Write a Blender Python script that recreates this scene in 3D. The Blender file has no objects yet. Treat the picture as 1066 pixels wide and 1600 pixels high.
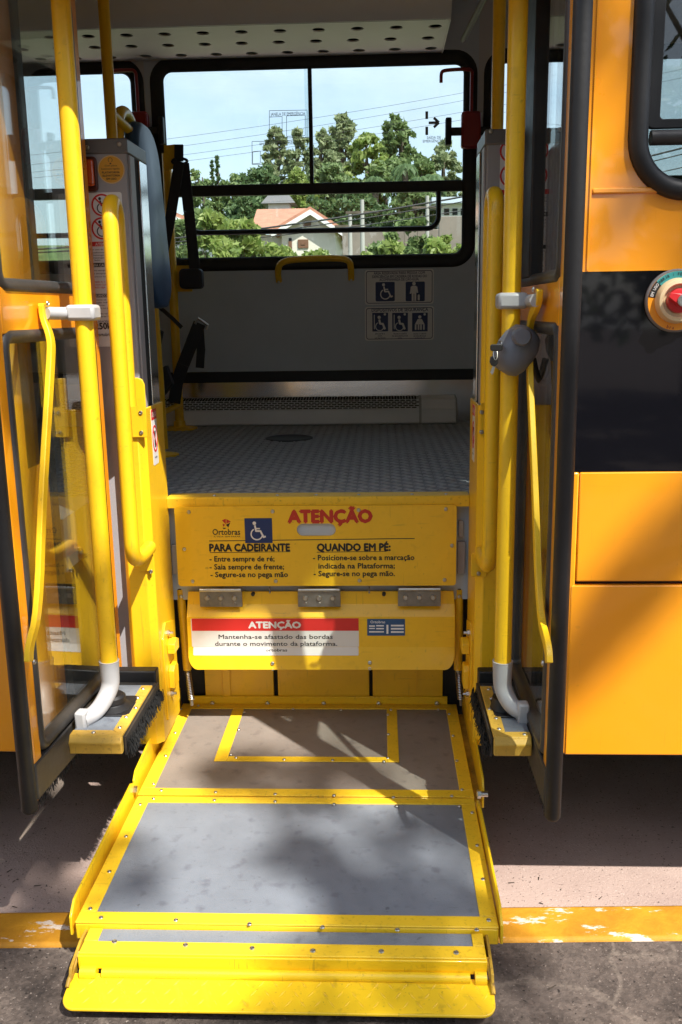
import bpy, bmesh, math, random
import numpy as np
from mathutils import Matrix, Vector
random.seed(7); rng = np.random.default_rng(7)
S = bpy.context.scene; COL = S.collection

# ------------------------------------------------------------------ camera
F, CX, CY = 1434.0, 533.0, 800.0
def nrm(v):
    v = np.array(v, float); return v / np.linalg.norm(v)
Yd = nrm((60, -315, F)); Dn = nrm((102, 6550, F)); Dn = nrm(Dn - Yd * (Dn @ Yd)); Zd = -Dn; Xd = np.cross(Yd, Zd)
EYE = np.array([0, -2.05, 1.40]); CM = np.array([Xd, Yd, Zd])
def ray(px, py): return CM @ nrm((px - CX, py - CY, F))
def atx(px, py, X): r = ray(px, py); return EYE + r * (X - EYE[0]) / r[0]
def aty(px, py, Y): r = ray(px, py); return EYE + r * (Y - EYE[1]) / r[1]
def atz(px, py, Z): r = ray(px, py); return EYE + r * (Z - EYE[2]) / r[2]
cam = bpy.data.cameras.new('camera'); co = bpy.data.objects.new('camera', cam); COL.objects.link(co)
m = Matrix.Identity(4)
for i in range(3):
    m[i][0] = CM[i, 0]; m[i][1] = -CM[i, 1]; m[i][2] = -CM[i, 2]; m[i][3] = EYE[i]
co.matrix_world = m
cam.sensor_fit = 'VERTICAL'; cam.sensor_height = 36; cam.lens = 36 * F / 1600
cam.clip_start = 0.05; cam.clip_end = 2000
S.camera = co
S.cycles.diffuse_bounces = 6; S.cycles.transparent_max_bounces = 24

# ------------------------------------------------------------------ light
SUN = nrm((0.48, -0.56, 1.0))            # towards the sun
elev = math.asin(SUN[2])
w = bpy.data.worlds.new('World'); S.world = w; w.use_nodes = True
nt = w.node_tree; bg = nt.nodes['Background']
sky = nt.nodes.new('ShaderNodeTexSky'); sky.sky_type = 'NISHITA'; sky.sun_disc = False
sky.sun_elevation = elev; sky.sun_rotation = math.atan2(SUN[0], SUN[1])
sky.air_density = 1.0; sky.dust_density = 1.6; sky.ozone_density = 1.0
tc = nt.nodes.new('ShaderNodeTexCoord'); mp = nt.nodes.new('ShaderNodeMapping'); mp.inputs['Scale'].default_value = (1, 1, 2.6)
cn = nt.nodes.new('ShaderNodeTexNoise'); cn.inputs['Scale'].default_value = 2.3; cn.inputs['Detail'].default_value = 8; cn.inputs['Roughness'].default_value = .58
cr = nt.nodes.new('ShaderNodeMapRange'); cr.inputs['From Min'].default_value = .36; cr.inputs['From Max'].default_value = .68; cr.inputs['To Min'].default_value = .12; cr.inputs['To Max'].default_value = .85
cm = nt.nodes.new('ShaderNodeMix'); cm.data_type = 'RGBA'; cm.inputs['B'].default_value = (4.6, 5.2, 5.8, 1)     # thin high cloud
nt.links.new(tc.outputs['Generated'], mp.inputs[0]); nt.links.new(mp.outputs[0], cn.inputs['Vector']); nt.links.new(cn.outputs['Fac'], cr.inputs['Value'])
nt.links.new(cr.outputs[0], cm.inputs['Factor']); nt.links.new(sky.outputs[0], cm.inputs['A'])
nt.links.new(cm.outputs['Result'], bg.inputs[0]); bg.inputs[1].default_value = 0.12
sl = bpy.data.lights.new('sun', 'SUN'); sl.energy = 4.4; sl.angle = math.radians(0.55); sl.color = (1, 0.95, 0.86)
so = bpy.data.objects.new('sun', sl); COL.objects.link(so)
so.rotation_euler = Vector(SUN).to_track_quat('Z', 'Y').to_euler()
S.view_settings.view_transform = 'Standard'; S.view_settings.look = 'None'
S.view_settings.exposure = 1.06; S.view_settings.gamma = 1; S.view_settings.use_curve_mapping = False

# ------------------------------------------------------------------ materials
MATS = {}
def mat(name, col, rough=0.5, metal=0.0, coat=0.0, var=0.0, vscale=8.0, bump=0.0, bscale=60.0, spec=0.5, col2=None, dirt=0.0, scuff=0.0):
    if name in MATS: return MATS[name]
    M = bpy.data.materials.new(name); M.use_nodes = True; MATS[name] = M
    n = M.node_tree; p = n.nodes['Principled BSDF']; L = n.links
    p.inputs['Base Color'].default_value = (*col, 1); p.inputs['Roughness'].default_value = rough
    p.inputs['Metallic'].default_value = metal; p.inputs['Coat Weight'].default_value = coat
    p.inputs['Coat Roughness'].default_value = 0.04; p.inputs['Specular IOR Level'].default_value = spec
    geo = n.nodes.new('ShaderNodeNewGeometry')
    if var > 0 or col2:
        t = n.nodes.new('ShaderNodeTexNoise'); t.inputs['Scale'].default_value = vscale; t.inputs['Detail'].default_value = 6
        t.inputs['Roughness'].default_value = 0.65
        L.new(geo.outputs['Position'], t.inputs['Vector'])
        r = n.nodes.new('ShaderNodeValToRGB'); r.color_ramp.elements[0].position = 0.32; r.color_ramp.elements[1].position = 0.70
        c2 = col2 if col2 else tuple(c * (1 - var) for c in col)
        r.color_ramp.elements[0].color = (*c2, 1); r.color_ramp.elements[1].color = (*col, 1)
        L.new(t.outputs['Fac'], r.inputs['Fac']); out = r.outputs['Color']
        if dirt > 0:
            t2 = n.nodes.new('ShaderNodeTexNoise'); t2.inputs['Scale'].default_value = vscale * 7; t2.inputs['Detail'].default_value = 5
            L.new(geo.outputs['Position'], t2.inputs['Vector'])
            r2 = n.nodes.new('ShaderNodeValToRGB'); r2.color_ramp.elements[0].position = 0.58; r2.color_ramp.elements[1].position = 0.74
            mx = n.nodes.new('ShaderNodeMix'); mx.data_type = 'RGBA'
            ml = n.nodes.new('ShaderNodeMath'); ml.operation = 'MULTIPLY'; ml.inputs[1].default_value = dirt
            L.new(t2.outputs['Fac'], r2.inputs['Fac']); L.new(r2.outputs['Color'], ml.inputs[0]); L.new(ml.outputs[0], mx.inputs['Factor'])
            L.new(out, mx.inputs['A']); mx.inputs['B'].default_value = (col[0] * .3, col[1] * .27, col[2] * .3 + .01, 1); out = mx.outputs['Result']
        L.new(out, p.inputs['Base Color'])
        mr = n.nodes.new('ShaderNodeMapRange'); mr.inputs['To Min'].default_value = min(1, rough * 1.3); mr.inputs['To Max'].default_value = rough * .8
        L.new(t.outputs['Fac'], mr.inputs['Value']); L.new(mr.outputs[0], p.inputs['Roughness'])
    if scuff > 0:
        src = p.inputs['Base Color'].links[0].from_socket
        for sc, th, c3 in (((150, 150, 9), .66, .45), ((11, 160, 160), .67, .55), ((48, 48, 48), .715, .22)):
            mp_ = n.nodes.new('ShaderNodeMapping'); mp_.inputs['Scale'].default_value = sc; L.new(geo.outputs['Position'], mp_.inputs[0])
            t3 = n.nodes.new('ShaderNodeTexNoise'); t3.inputs['Scale'].default_value = 1; t3.inputs['Detail'].default_value = 3; L.new(mp_.outputs[0], t3.inputs['Vector'])
            r3 = n.nodes.new('ShaderNodeMapRange'); r3.inputs['From Min'].default_value = th; r3.inputs['From Max'].default_value = th + .05; r3.inputs['To Max'].default_value = scuff; L.new(t3.outputs['Fac'], r3.inputs['Value'])
            m3 = n.nodes.new('ShaderNodeMix'); m3.data_type = 'RGBA'; L.new(r3.outputs[0], m3.inputs['Factor']); L.new(src, m3.inputs['A']); m3.inputs['B'].default_value = (*[c * c3 + .012 for c in col], 1); src = m3.outputs['Result']
        L.new(src, p.inputs['Base Color'])
    if bump > 0:
        t = n.nodes.new('ShaderNodeTexNoise'); t.inputs['Scale'].default_value = bscale; t.inputs['Detail'].default_value = 4
        L.new(geo.outputs['Position'], t.inputs['Vector'])
        b = n.nodes.new('ShaderNodeBump'); b.inputs['Strength'].default_value = bump; b.inputs['Distance'].default_value = 0.01
        L.new(t.outputs['Fac'], b.inputs['Height']); L.new(b.outputs[0], p.inputs['Normal'])
    return M
AMBER = mat('amber_paint', (0.88, 0.325, 0.006), .28, coat=.8, var=.05, vscale=3, bump=.05, bscale=4, scuff=.12)
YEL = mat('safety_yellow', (0.90, 0.535, 0.010), .40, coat=.18, var=.10, vscale=6, bump=.02, bscale=25, dirt=.14, scuff=.38)
YELT = mat('yellow_trim', (0.90, 0.57, 0.025), .4, var=.10, vscale=14, bump=.05, bscale=60, dirt=.4, scuff=.5)
YELP = mat('yellow_platform_steel', (0.90, 0.57, 0.012), .33, coat=.2, var=.08, vscale=7, bump=.05, bscale=30, dirt=.35, scuff=.55)
BLK = mat('black_rubber', (0.011, 0.011, 0.013), .5, var=.35, vscale=20, bump=.05, bscale=80)
BLKW = mat('worn_black_rail', (0.045, 0.042, 0.04), .42, var=.4, vscale=11, bump=.06, bscale=70, dirt=.5)
GLOSSBLK = mat('gloss_black_paint', (0.004, 0.004, 0.006), .12, coat=.75, spec=0.05)
DARK = mat('dark_void', (0.012, 0.012, 0.013), .8)
GREY = mat('grey_cabinet', (0.37, 0.36, 0.385), .45, var=.08, vscale=5, bump=.02)
GREYD = mat('grey_cap', (0.16, 0.155, 0.16), .4, var=.1, vscale=9)
GREYP = mat('grey_wall_panel', (0.50, 0.57, 0.66), .40, var=.09, vscale=3, bump=.02)
PLAS = mat('light_grey_plastic', (0.42, 0.42, 0.43), .38, var=.1, vscale=20)
PLASD = mat('mid_grey_plastic', (0.17, 0.17, 0.19), .4, var=.15, vscale=25)
DECKB = mat('dusty_deck_rubber', (0.275, 0.235, 0.205), .42, var=.24, vscale=4, bump=.22, bscale=380, dirt=.45, scuff=.6)
DECK = mat('grey_deck_rubber', (0.215, 0.24, 0.28), .40, var=.26, vscale=4, bump=.22, bscale=380, dirt=.45, scuff=.6)
STEEL = mat('screw_steel', (0.62, 0.60, 0.56), .28, metal=1, var=.2, vscale=40)
HINGE = mat('zinc_hinge', (0.30, 0.28, 0.25), .45, metal=.8, var=.35, vscale=30)
ALU = mat('aluminium', (0.88, 0.87, 0.86), .16, metal=1, var=.12, vscale=6, bump=.06, bscale=7)
FLOORM = mat('floor_vinyl', (0.17, 0.178, 0.188), .40, var=.2, vscale=9, bump=.1, bscale=200)
TREADM = mat('floor_tread', (0.36, 0.37, 0.385), .28, var=.15, vscale=30)
WHITE = mat('white_print', (0.74, 0.72, 0.70), .45, var=.03)
CREAMP = mat('pale_sticker', (0.80, 0.80, 0.81), .45, var=.03)
RED = mat('red_print', (0.62, 0.025, 0.02), .45)
REDT = mat('red_letters', (0.50, 0.03, 0.01), .5)
INK = mat('black_ink', (0.015, 0.013, 0.012), .5)
NAVY = mat('navy_print', (0.012, 0.03, 0.13), .45)
BLUEP = mat('blue_plate', (0.03, 0.09, 0.22), .35)
TEAL = mat('teal_print', (0.05, 0.33, 0.33), .4)
CREAM = mat('cream_plastic', (0.70, 0.55, 0.33), .35, var=.05)
ORANGE = mat('orange_print', (0.80, 0.30, 0.01), .4)
REDK = mat('red_knob', (0.55, 0.02, 0.025), .3, var=.1, vscale=60)
LAMP = mat('orange_lens', (0.55, 0.07, 0.01), .12, coat=1)
BLUESEAT = mat('blue_vinyl', (0.030, 0.085, 0.20), .38, var=.15, vscale=8, bump=.04, bscale=120)
CEIL = mat('white_liner', (0.84, 0.85, 0.83), .5, var=.05, vscale=3)
LINER = mat('grey_liner', (0.52, 0.52, 0.54), .5, var=.05, vscale=3)
BELT = mat('belt_webbing', (0.018, 0.02, 0.028), .6, bump=.1, bscale=300)
REDDK = mat('red_lever_plastic', (0.25, 0.012, 0.015), .35)
PRINTG = mat('grey_window_print', (0.20, 0.22, 0.24), .6)
STUCCO = mat('stucco', (0.66, 0.61, 0.53), .85, var=.08, vscale=1.5)
STUCCO2 = mat('white_stucco', (0.72, 0.71, 0.70), .85, var=.08, vscale=1.5)
ROOF = mat('roof_tile', (0.50, 0.23, 0.15), .8, var=.3, vscale=3)
CONC = mat('concrete_wall', (0.24, 0.20, 0.17), .9, var=.25, vscale=1.2)
WOOD = mat('brown_shutter', (0.16, 0.075, 0.04), .6)
BARK = mat('bark', (0.13, 0.10, 0.075), .9, var=.4, vscale=6, bump=.4, bscale=20)
WIREM = mat('wire', (0.03, 0.03, 0.035), .6)
BRIST = mat('black_bristle', (.006, .006, .006), .8)
TYRE = mat('tyre_rubber', (0.02, 0.02, 0.02), .8)

def glassmat(name, tint, spec0=0.04, dust=0.0):
    M = bpy.data.materials.new(name); M.use_nodes = True; n = M.node_tree; L = n.links; n.nodes.clear()
    o = n.nodes.new('ShaderNodeOutputMaterial'); mix = n.nodes.new('ShaderNodeMixShader')
    t = n.nodes.new('ShaderNodeBsdfTransparent'); t.inputs[0].default_value = (*tint, 1)
    g = n.nodes.new('ShaderNodeBsdfGlossy'); g.inputs['Roughness'].default_value = 0.012; g.inputs[0].default_value = (1, 1, 1, 1)
    lw = n.nodes.new('ShaderNodeLayerWeight'); lw.inputs['Blend'].default_value = .5
    pw = n.nodes.new('ShaderNodeMath'); pw.operation = 'POWER'; pw.inputs[1].default_value = 5
    ma = n.nodes.new('ShaderNodeMath'); ma.operation = 'MULTIPLY_ADD'; ma.inputs[1].default_value = 1 - spec0; ma.inputs[2].default_value = spec0
    L.new(lw.outputs['Facing'], pw.inputs[0]); L.new(pw.outputs[0], ma.inputs[0]); L.new(ma.outputs[0], mix.inputs[0])
    L.new(g.outputs[0], mix.inputs[2])
    if dust > 0:
        d = n.nodes.new('ShaderNodeBsdfDiffuse'); d.inputs[0].default_value = (.5, .5, .48, 1)
        mx = n.nodes.new('ShaderNodeMixShader'); tx = n.nodes.new('ShaderNodeTexNoise'); tx.inputs['Scale'].default_value = 5; tx.inputs['Detail'].default_value = 8
        ge = n.nodes.new('ShaderNodeNewGeometry'); L.new(ge.outputs['Position'], tx.inputs['Vector'])
        mr = n.nodes.new('ShaderNodeMapRange'); mr.inputs['From Min'].default_value = .35; mr.inputs['From Max'].default_value = .8
        mr.inputs['To Max'].default_value = dust; L.new(tx.outputs['Fac'], mr.inputs['Value'])
        L.new(mr.outputs[0], mx.inputs[0]); L.new(t.outputs[0], mx.inputs[1]); L.new(d.outputs[0], mx.inputs[2]); L.new(mx.outputs[0], mix.inputs[1])
    else:
        L.new(t.outputs[0], mix.inputs[1])
    L.new(mix.outputs[0], o.inputs[0]); return M
GLASS = glassmat('window_glass', (.93, .97, .96), .04, .05)
TGLASS = glassmat('tinted_side_glass', (.66, .70, .69), .05, .03)
DGLASS = glassmat('door_glass', (.86, .90, .88), .11, .03)

def leafmat(name, a, b):
    M = bpy.data.materials.new(name); M.use_nodes = True; n = M.node_tree; L = n.links
    p = n.nodes['Principled BSDF']; o = n.nodes['Material Output']
    g = n.nodes.new('ShaderNodeNewGeometry'); r = n.nodes.new('ShaderNodeValToRGB')
    r.color_ramp.elements[0].color = (*a, 1); r.color_ramp.elements[1].color = (*b, 1)
    L.new(g.outputs['Random Per Island'], r.inputs[0]); L.new(r.outputs[0], p.inputs['Base Color'])
    p.inputs['Roughness'].default_value = .55
    t = n.nodes.new('ShaderNodeBsdfTranslucent'); L.new(r.outputs[0], t.inputs[0])
    mx = n.nodes.new('ShaderNodeMixShader'); mx.inputs[0].default_value = .48
    L.new(p.outputs[0], mx.inputs[1]); L.new(t.outputs[0], mx.inputs[2]); L.new(mx.outputs[0], o.inputs[0]); return M
LEAF = leafmat('leaf_mid', (.12, .19, .065), (.27, .35, .14))
LEAFD = leafmat('leaf_dark', (.075, .14, .055), (.17, .25, .10))
LEAFL = leafmat('leaf_light', (.18, .27, .055), (.38, .44, .14))
LEAFO = leafmat('leaf_olive', (.18, .235, .11), (.38, .42, .23))

# ------------------------------------------------------------------ mesh helpers
def adopt(o, p):
    o.parent = p
    if p.type == 'EMPTY': o.matrix_parent_inverse = Matrix.Translation(-Vector(p.location))
class MB:
    def __init__(s): s.v = []; s.f = []
    def add(s, vs, fs):
        b = len(s.v); s.v += [tuple(float(c) for c in p) for p in vs]; s.f += [tuple(b + i for i in f) for f in fs]; return s
    def box(s, x0, x1, y0, y1, z0, z1):
        x0, x1 = min(x0, x1), max(x0, x1); y0, y1 = min(y0, y1), max(y0, y1); z0, z1 = min(z0, z1), max(z0, z1)
        return s.hexa([(x0, y0, z0), (x1, y0, z0), (x1, y1, z0), (x0, y1, z0)], [(x0, y0, z1), (x1, y0, z1), (x1, y1, z1), (x0, y1, z1)])
    def hexa(s, a, b): return s.loft([a, b])
    def loft(s, rings, cap=True, close=True):
        n = len(rings[0]); vs = [p for r in rings for p in r]; fs = []
        for i in range(len(rings) - 1):
            for j in range(n if close else n - 1):
                k = (j + 1) % n; fs.append((i * n + j, i * n + k, (i + 1) * n + k, (i + 1) * n + j))
        if cap: fs.append(tuple(range(n))[::-1]); fs.append(tuple((len(rings) - 1) * n + j for j in range(n)))
        return s.add(vs, fs)
    def prism(s, poly, fa, fb):            # poly of 2-d points, fa/fb map them to 3-d
        return s.loft([[fa(*p) for p in poly], [fb(*p) for p in poly]])
    def prismY(s, poly, y0, y1): return s.prism(poly, lambda x, z: (x, y0, z), lambda x, z: (x, y1, z))
    def prismX(s, poly, x0, x1): return s.prism(poly, lambda y, z: (x0, y, z), lambda y, z: (x1, y, z))
    def prismZ(s, poly, z0, z1): return s.prism(poly, lambda x, y: (x, y, z0), lambda x, y: (x, y, z1))
    def ring(s, outer, inner, fa, fb):     # plate with a hole, same vertex counts
        n = len(outer); vs = [fa(*p) for p in outer] + [fa(*p) for p in inner] + [fb(*p) for p in outer] + [fb(*p) for p in inner]; fs = []
        for j in range(n):
            k = (j + 1) % n
            fs += [(j, k, n + k, n + j), (2 * n + j, 3 * n + j, 3 * n + k, 2 * n + k), (j, 2 * n + j, 2 * n + k, k), (n + j, n + k, 3 * n + k, 3 * n + j)]
        return s.add(vs, fs)
    def ringY(s, o, i, y0, y1): return s.ring(o, i, lambda x, z: (x, y0, z), lambda x, z: (x, y1, z))
    def tube(s, pts, r, seg=12, closed=False, flat=None, up=None):
        P = [np.array(p, float) for p in pts]; n = len(P); rs = r if hasattr(r, '__len__') else [r] * n
        T = []
        for i in range(n):
            a = P[i - 1] if (i > 0 or closed) else P[i]; b = P[(i + 1) % n] if (i < n - 1 or closed) else P[i]
            T.append(nrm(b - a))
        if up is None:
            up = np.array([0, 0, 1.]) if abs(T[0][2]) < .9 else np.array([1., 0, 0])
        u = nrm(np.cross(T[0], np.array(up, float))); rings = []
        for i in range(n):
            u = nrm(u - T[i] * (u @ T[i])); v = np.cross(T[i], u); ring = []
            if flat:
                a, b = flat
                ring = [P[i] + u * x + v * y for x, y in ((-a, -b), (a, -b), (a, b), (-a, b))]
            else:
                for k in range(seg):
                    t = 2 * math.pi * k / seg; ring.append(P[i] + rs[i] * (u * math.cos(t) + v * math.sin(t)))
            rings.append(ring)
        if closed: rings.append(rings[0])
        return s.loft(rings, cap=not closed)
    def cyl(s, a, b, r, seg=16, r2=None): return s.tube([a, b], [r, r2 if r2 is not None else r], seg)
    def lathe(s, c, axis, prof, seg=24):   # prof: (radius, along)
        c = np.array(c, float); a = nrm(axis); u = nrm(np.cross(a, (0, 0, 1) if abs(a[2]) < .9 else (1, 0, 0))); v = np.cross(a, u)
        return s.loft([[c + a * h + max(r, 1e-5) * (u * math.cos(2 * math.pi * k / seg) + v * math.sin(2 * math.pi * k / seg)) for k in range(seg)] for r, h in prof])
    def build(s, name, mt, parent=None, bevel=0.0, smooth=True, angle=35, kind=None):
        me = bpy.data.meshes.new(name); me.from_pydata(s.v, [], s.f)
        bm = bmesh.new(); bm.from_mesh(me); bmesh.ops.recalc_face_normals(bm, faces=bm.faces); bm.to_mesh(me); bm.free()
        if mt: me.materials.append(mt)
        if smooth:
            me.shade_smooth(); me.set_sharp_from_angle(angle=math.radians(angle))
        o = bpy.data.objects.new(name, me); COL.objects.link(o)
        if parent: adopt(o, parent)
        if kind: o['kind'] = kind
        if bevel:
            b = o.modifiers.new('bevel', 'BEVEL'); b.width = bevel; b.segments = 2; b.limit_method = 'ANGLE'; b.angle_limit = math.radians(40); b.harden_normals = False
        return o
def rrect(x0, x1, z0, z1, r, n=6):
    if x0 > x1: x0, x1 = x1, x0
    if z0 > z1: z0, z1 = z1, z0
    out = []
    for cx, cz, a in ((x1 - r, z1 - r, 0), (x0 + r, z1 - r, 90), (x0 + r, z0 + r, 180), (x1 - r, z0 + r, 270)):
        for i in range(n + 1):
            t = math.radians(a + 90 * i / n); out.append((cx + r * math.cos(t), cz + r * math.sin(t)))
    return out
def circ(cx, cz, r, n=28): return [(cx + r * math.cos(2 * math.pi * i / n), cz + r * math.sin(2 * math.pi * i / n)) for i in range(n)]
def smoothpath(pts, n=6, it=2):
    P = [np.array(p, float) for p in pts]
    for _ in range(it):
        Q = [P[0]]
        for a, b in zip(P[:-1], P[1:]): Q += [a * .75 + b * .25, a * .25 + b * .75]
        Q.append(P[-1]); P = Q
    return P
def thing(name, label, cat, loc=(0, 0, 0), group=None):
    o = bpy.data.objects.new(name, None); COL.objects.link(o); o.location = loc; o.empty_display_size = .2
    o['label'] = label; o['category'] = cat
    if group: o['group'] = group
    return o
def tag(o, label, cat, group=None):
    o['label'] = label; o['category'] = cat
    if group: o['group'] = group
    return o
def struct(o): o['kind'] = 'structure'; return o

# flat print: plane = origin, u, v, normal
class Plane:
    def __init__(s, o, u, v): s.o = np.array(o, float); s.u = nrm(u); s.v = nrm(v); s.n = np.cross(s.u, s.v)
    def p(s, a, b, h=0): return s.o + s.u * a + s.v * b + s.n * h
def yplane(Y): return Plane((0, Y, 0), (1, 0, 0), (0, 0, 1))      # faces the camera side (-Y)
def flat(mb, poly, pl, h0, h1): return mb.prism(poly, lambda a, b: pl.p(a, b, h0), lambda a, b: pl.p(a, b, h1))
def stroke(mb, pts, wd, pl, h0, h1, round_=True):
    for i, (a, b) in enumerate(zip(pts[:-1], pts[1:])):
        a = np.array(a, float); b = np.array(b, float); d = nrm(b - a); nn = np.array((-d[1], d[0])) * wd / 2
        flat(mb, [tuple(a - nn), tuple(b - nn), tuple(b + nn), tuple(a + nn)], pl, h0, h1 + i * 2e-5)
        if round_ and i < len(pts) - 2: flat(mb, circ(*b, wd / 2, 12), pl, h0, h1 + i * 2e-5 + 1e-5)
_txt = {}
def txtmesh(body, bold):
    k = body
    if k in _txt: return _txt[k]
    c = bpy.data.curves.new('t', 'FONT'); c.body = body; c.size = 1; c.offset = 0; c.resolution_u = 2
    o = bpy.data.objects.new('t', c); COL.objects.link(o)
    dg = bpy.context.evaluated_depsgraph_get(); me = bpy.data.meshes.new_from_object(o.evaluated_get(dg))
    vs = np.array([v.co[:2] for v in me.vertices]); fs = [tuple(p.vertices) for p in me.polygons]
    bpy.data.objects.remove(o); bpy.data.curves.remove(c); bpy.data.meshes.remove(me)
    _txt[k] = (vs, fs); return vs, fs
CAP = None
def lettering(items, pl, mt, parent, h=.0006, name='lettering'):
    """items: (text, a0, a1, baseline, cap height, bold) in plane units; one mesh"""
    global CAP
    if CAP is None:
        v, _ = txtmesh('H', 0); CAP = v[:, 1].max()
    for body, a0, a1, b0, ch, bold in items:        # each line of print its own piece
        v, f = txtmesh(body, bold); x0, x1 = v[:, 0].min(), v[:, 0].max()
        sx = (a1 - a0) / (x1 - x0); sy = ch / CAP; mb = MB()
        bo = bold * .75
        for q, (ox, oy) in enumerate(((0, 0), (bo, 0), (-bo, 0), (0, bo), (0, -bo)) if bold > .008 else ((0, 0),)):
            mb.add([pl.p(a0 + (x - x0 + ox) * sx, b0 + (y + oy) * sy, h + q * 1.5e-5) for x, y in v], f)
        me = bpy.data.meshes.new(name); me.from_pydata(mb.v, [], mb.f); me.materials.append(mt)
        o = bpy.data.objects.new(name, me); COL.objects.link(o); adopt(o, parent)
    return o
def pxtext(items, Y, mt, parent, h=.0006, name='lettering'):
    """items: (text, px0, px1, py baseline, px cap height, bold)"""
    out = []
    for body, x0, x1, yb, ch, bold in items:
        a = aty(x0, yb, Y); b = aty(x1, yb, Y); t = aty((x0 + x1) / 2, yb - ch, Y); mm = aty((x0 + x1) / 2, yb, Y)
        out.append((body, a[0], b[0], mm[2], t[2] - mm[2], bold))
    return lettering(out, yplane(Y), mt, parent, h, name)
def pxrect(mb, x0, x1, y0, y1, Y, h0, h1, r=0):
    a = aty(x0, y1, Y); b = aty(x1, y0, Y)
    return flat(mb, rrect(a[0], b[0], a[2], b[2], r if r else 1e-4, 4 if r else 1), yplane(Y), h0, h1)
def wheelchair(mb, cx, cz, s, pl, h0, h1):
    def q(x, y): return (cx + x * s, cz + y * s)
    flat(mb, circ(*q(-.12, .36), .085 * s, 18), pl, h0, h1)
    stroke(mb, [q(-.10, .26), q(-.05, -.02), q(.16, -.02), q(.30, -.32), q(.40, -.28)], .085 * s, pl, h0, h1)
    stroke(mb, [q(-.07, .10), q(.14, .10)], .06 * s, pl, h0, h1 + 4e-4)
    arc = [q(-.02 + .27 * math.cos(math.radians(t)), -.17 + .27 * math.sin(math.radians(t))) for t in range(120, 350, 12)]
    stroke(mb, arc, .06 * s, pl, h0, h1 + 2e-4)
def bolt_mesh(name, r, h, mt, hexa=False):
    mb = MB(); mb.lathe((0, 0, 0), (0, 0, 1), [(r * 1.0, 0), (r, h * .35), (r * .82, h * .8), (r * .45, h), (r * .38, h * .72), (0, h * .7)], 6 if hexa else 12)
    o = mb.build(name, mt); me = o.data; bpy.data.objects.remove(o); return me
RIV = bolt_mesh('rivet', .0055, .003, STEEL); SCR = bolt_mesh('screw', .0062, .0035, STEEL); BOLT = bolt_mesh('bolt', .0085, .009, STEEL)
def put(name, me, p, normal, parent):
    z = Vector(nrm(normal)); M4 = z.to_track_quat('Z', 'Y').to_matrix().to_4x4(); M4.translation = Vector([float(c) for c in p])
    o = bpy.data.objects.new(name, me); COL.objects.link(o); adopt(o, parent); o.matrix_basis = M4; return o
def putpx(name, me, pts, Y, parent):
    for x, y in pts: put(name, me, aty(x, y, Y), (0, -1, 0), parent)

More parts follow.
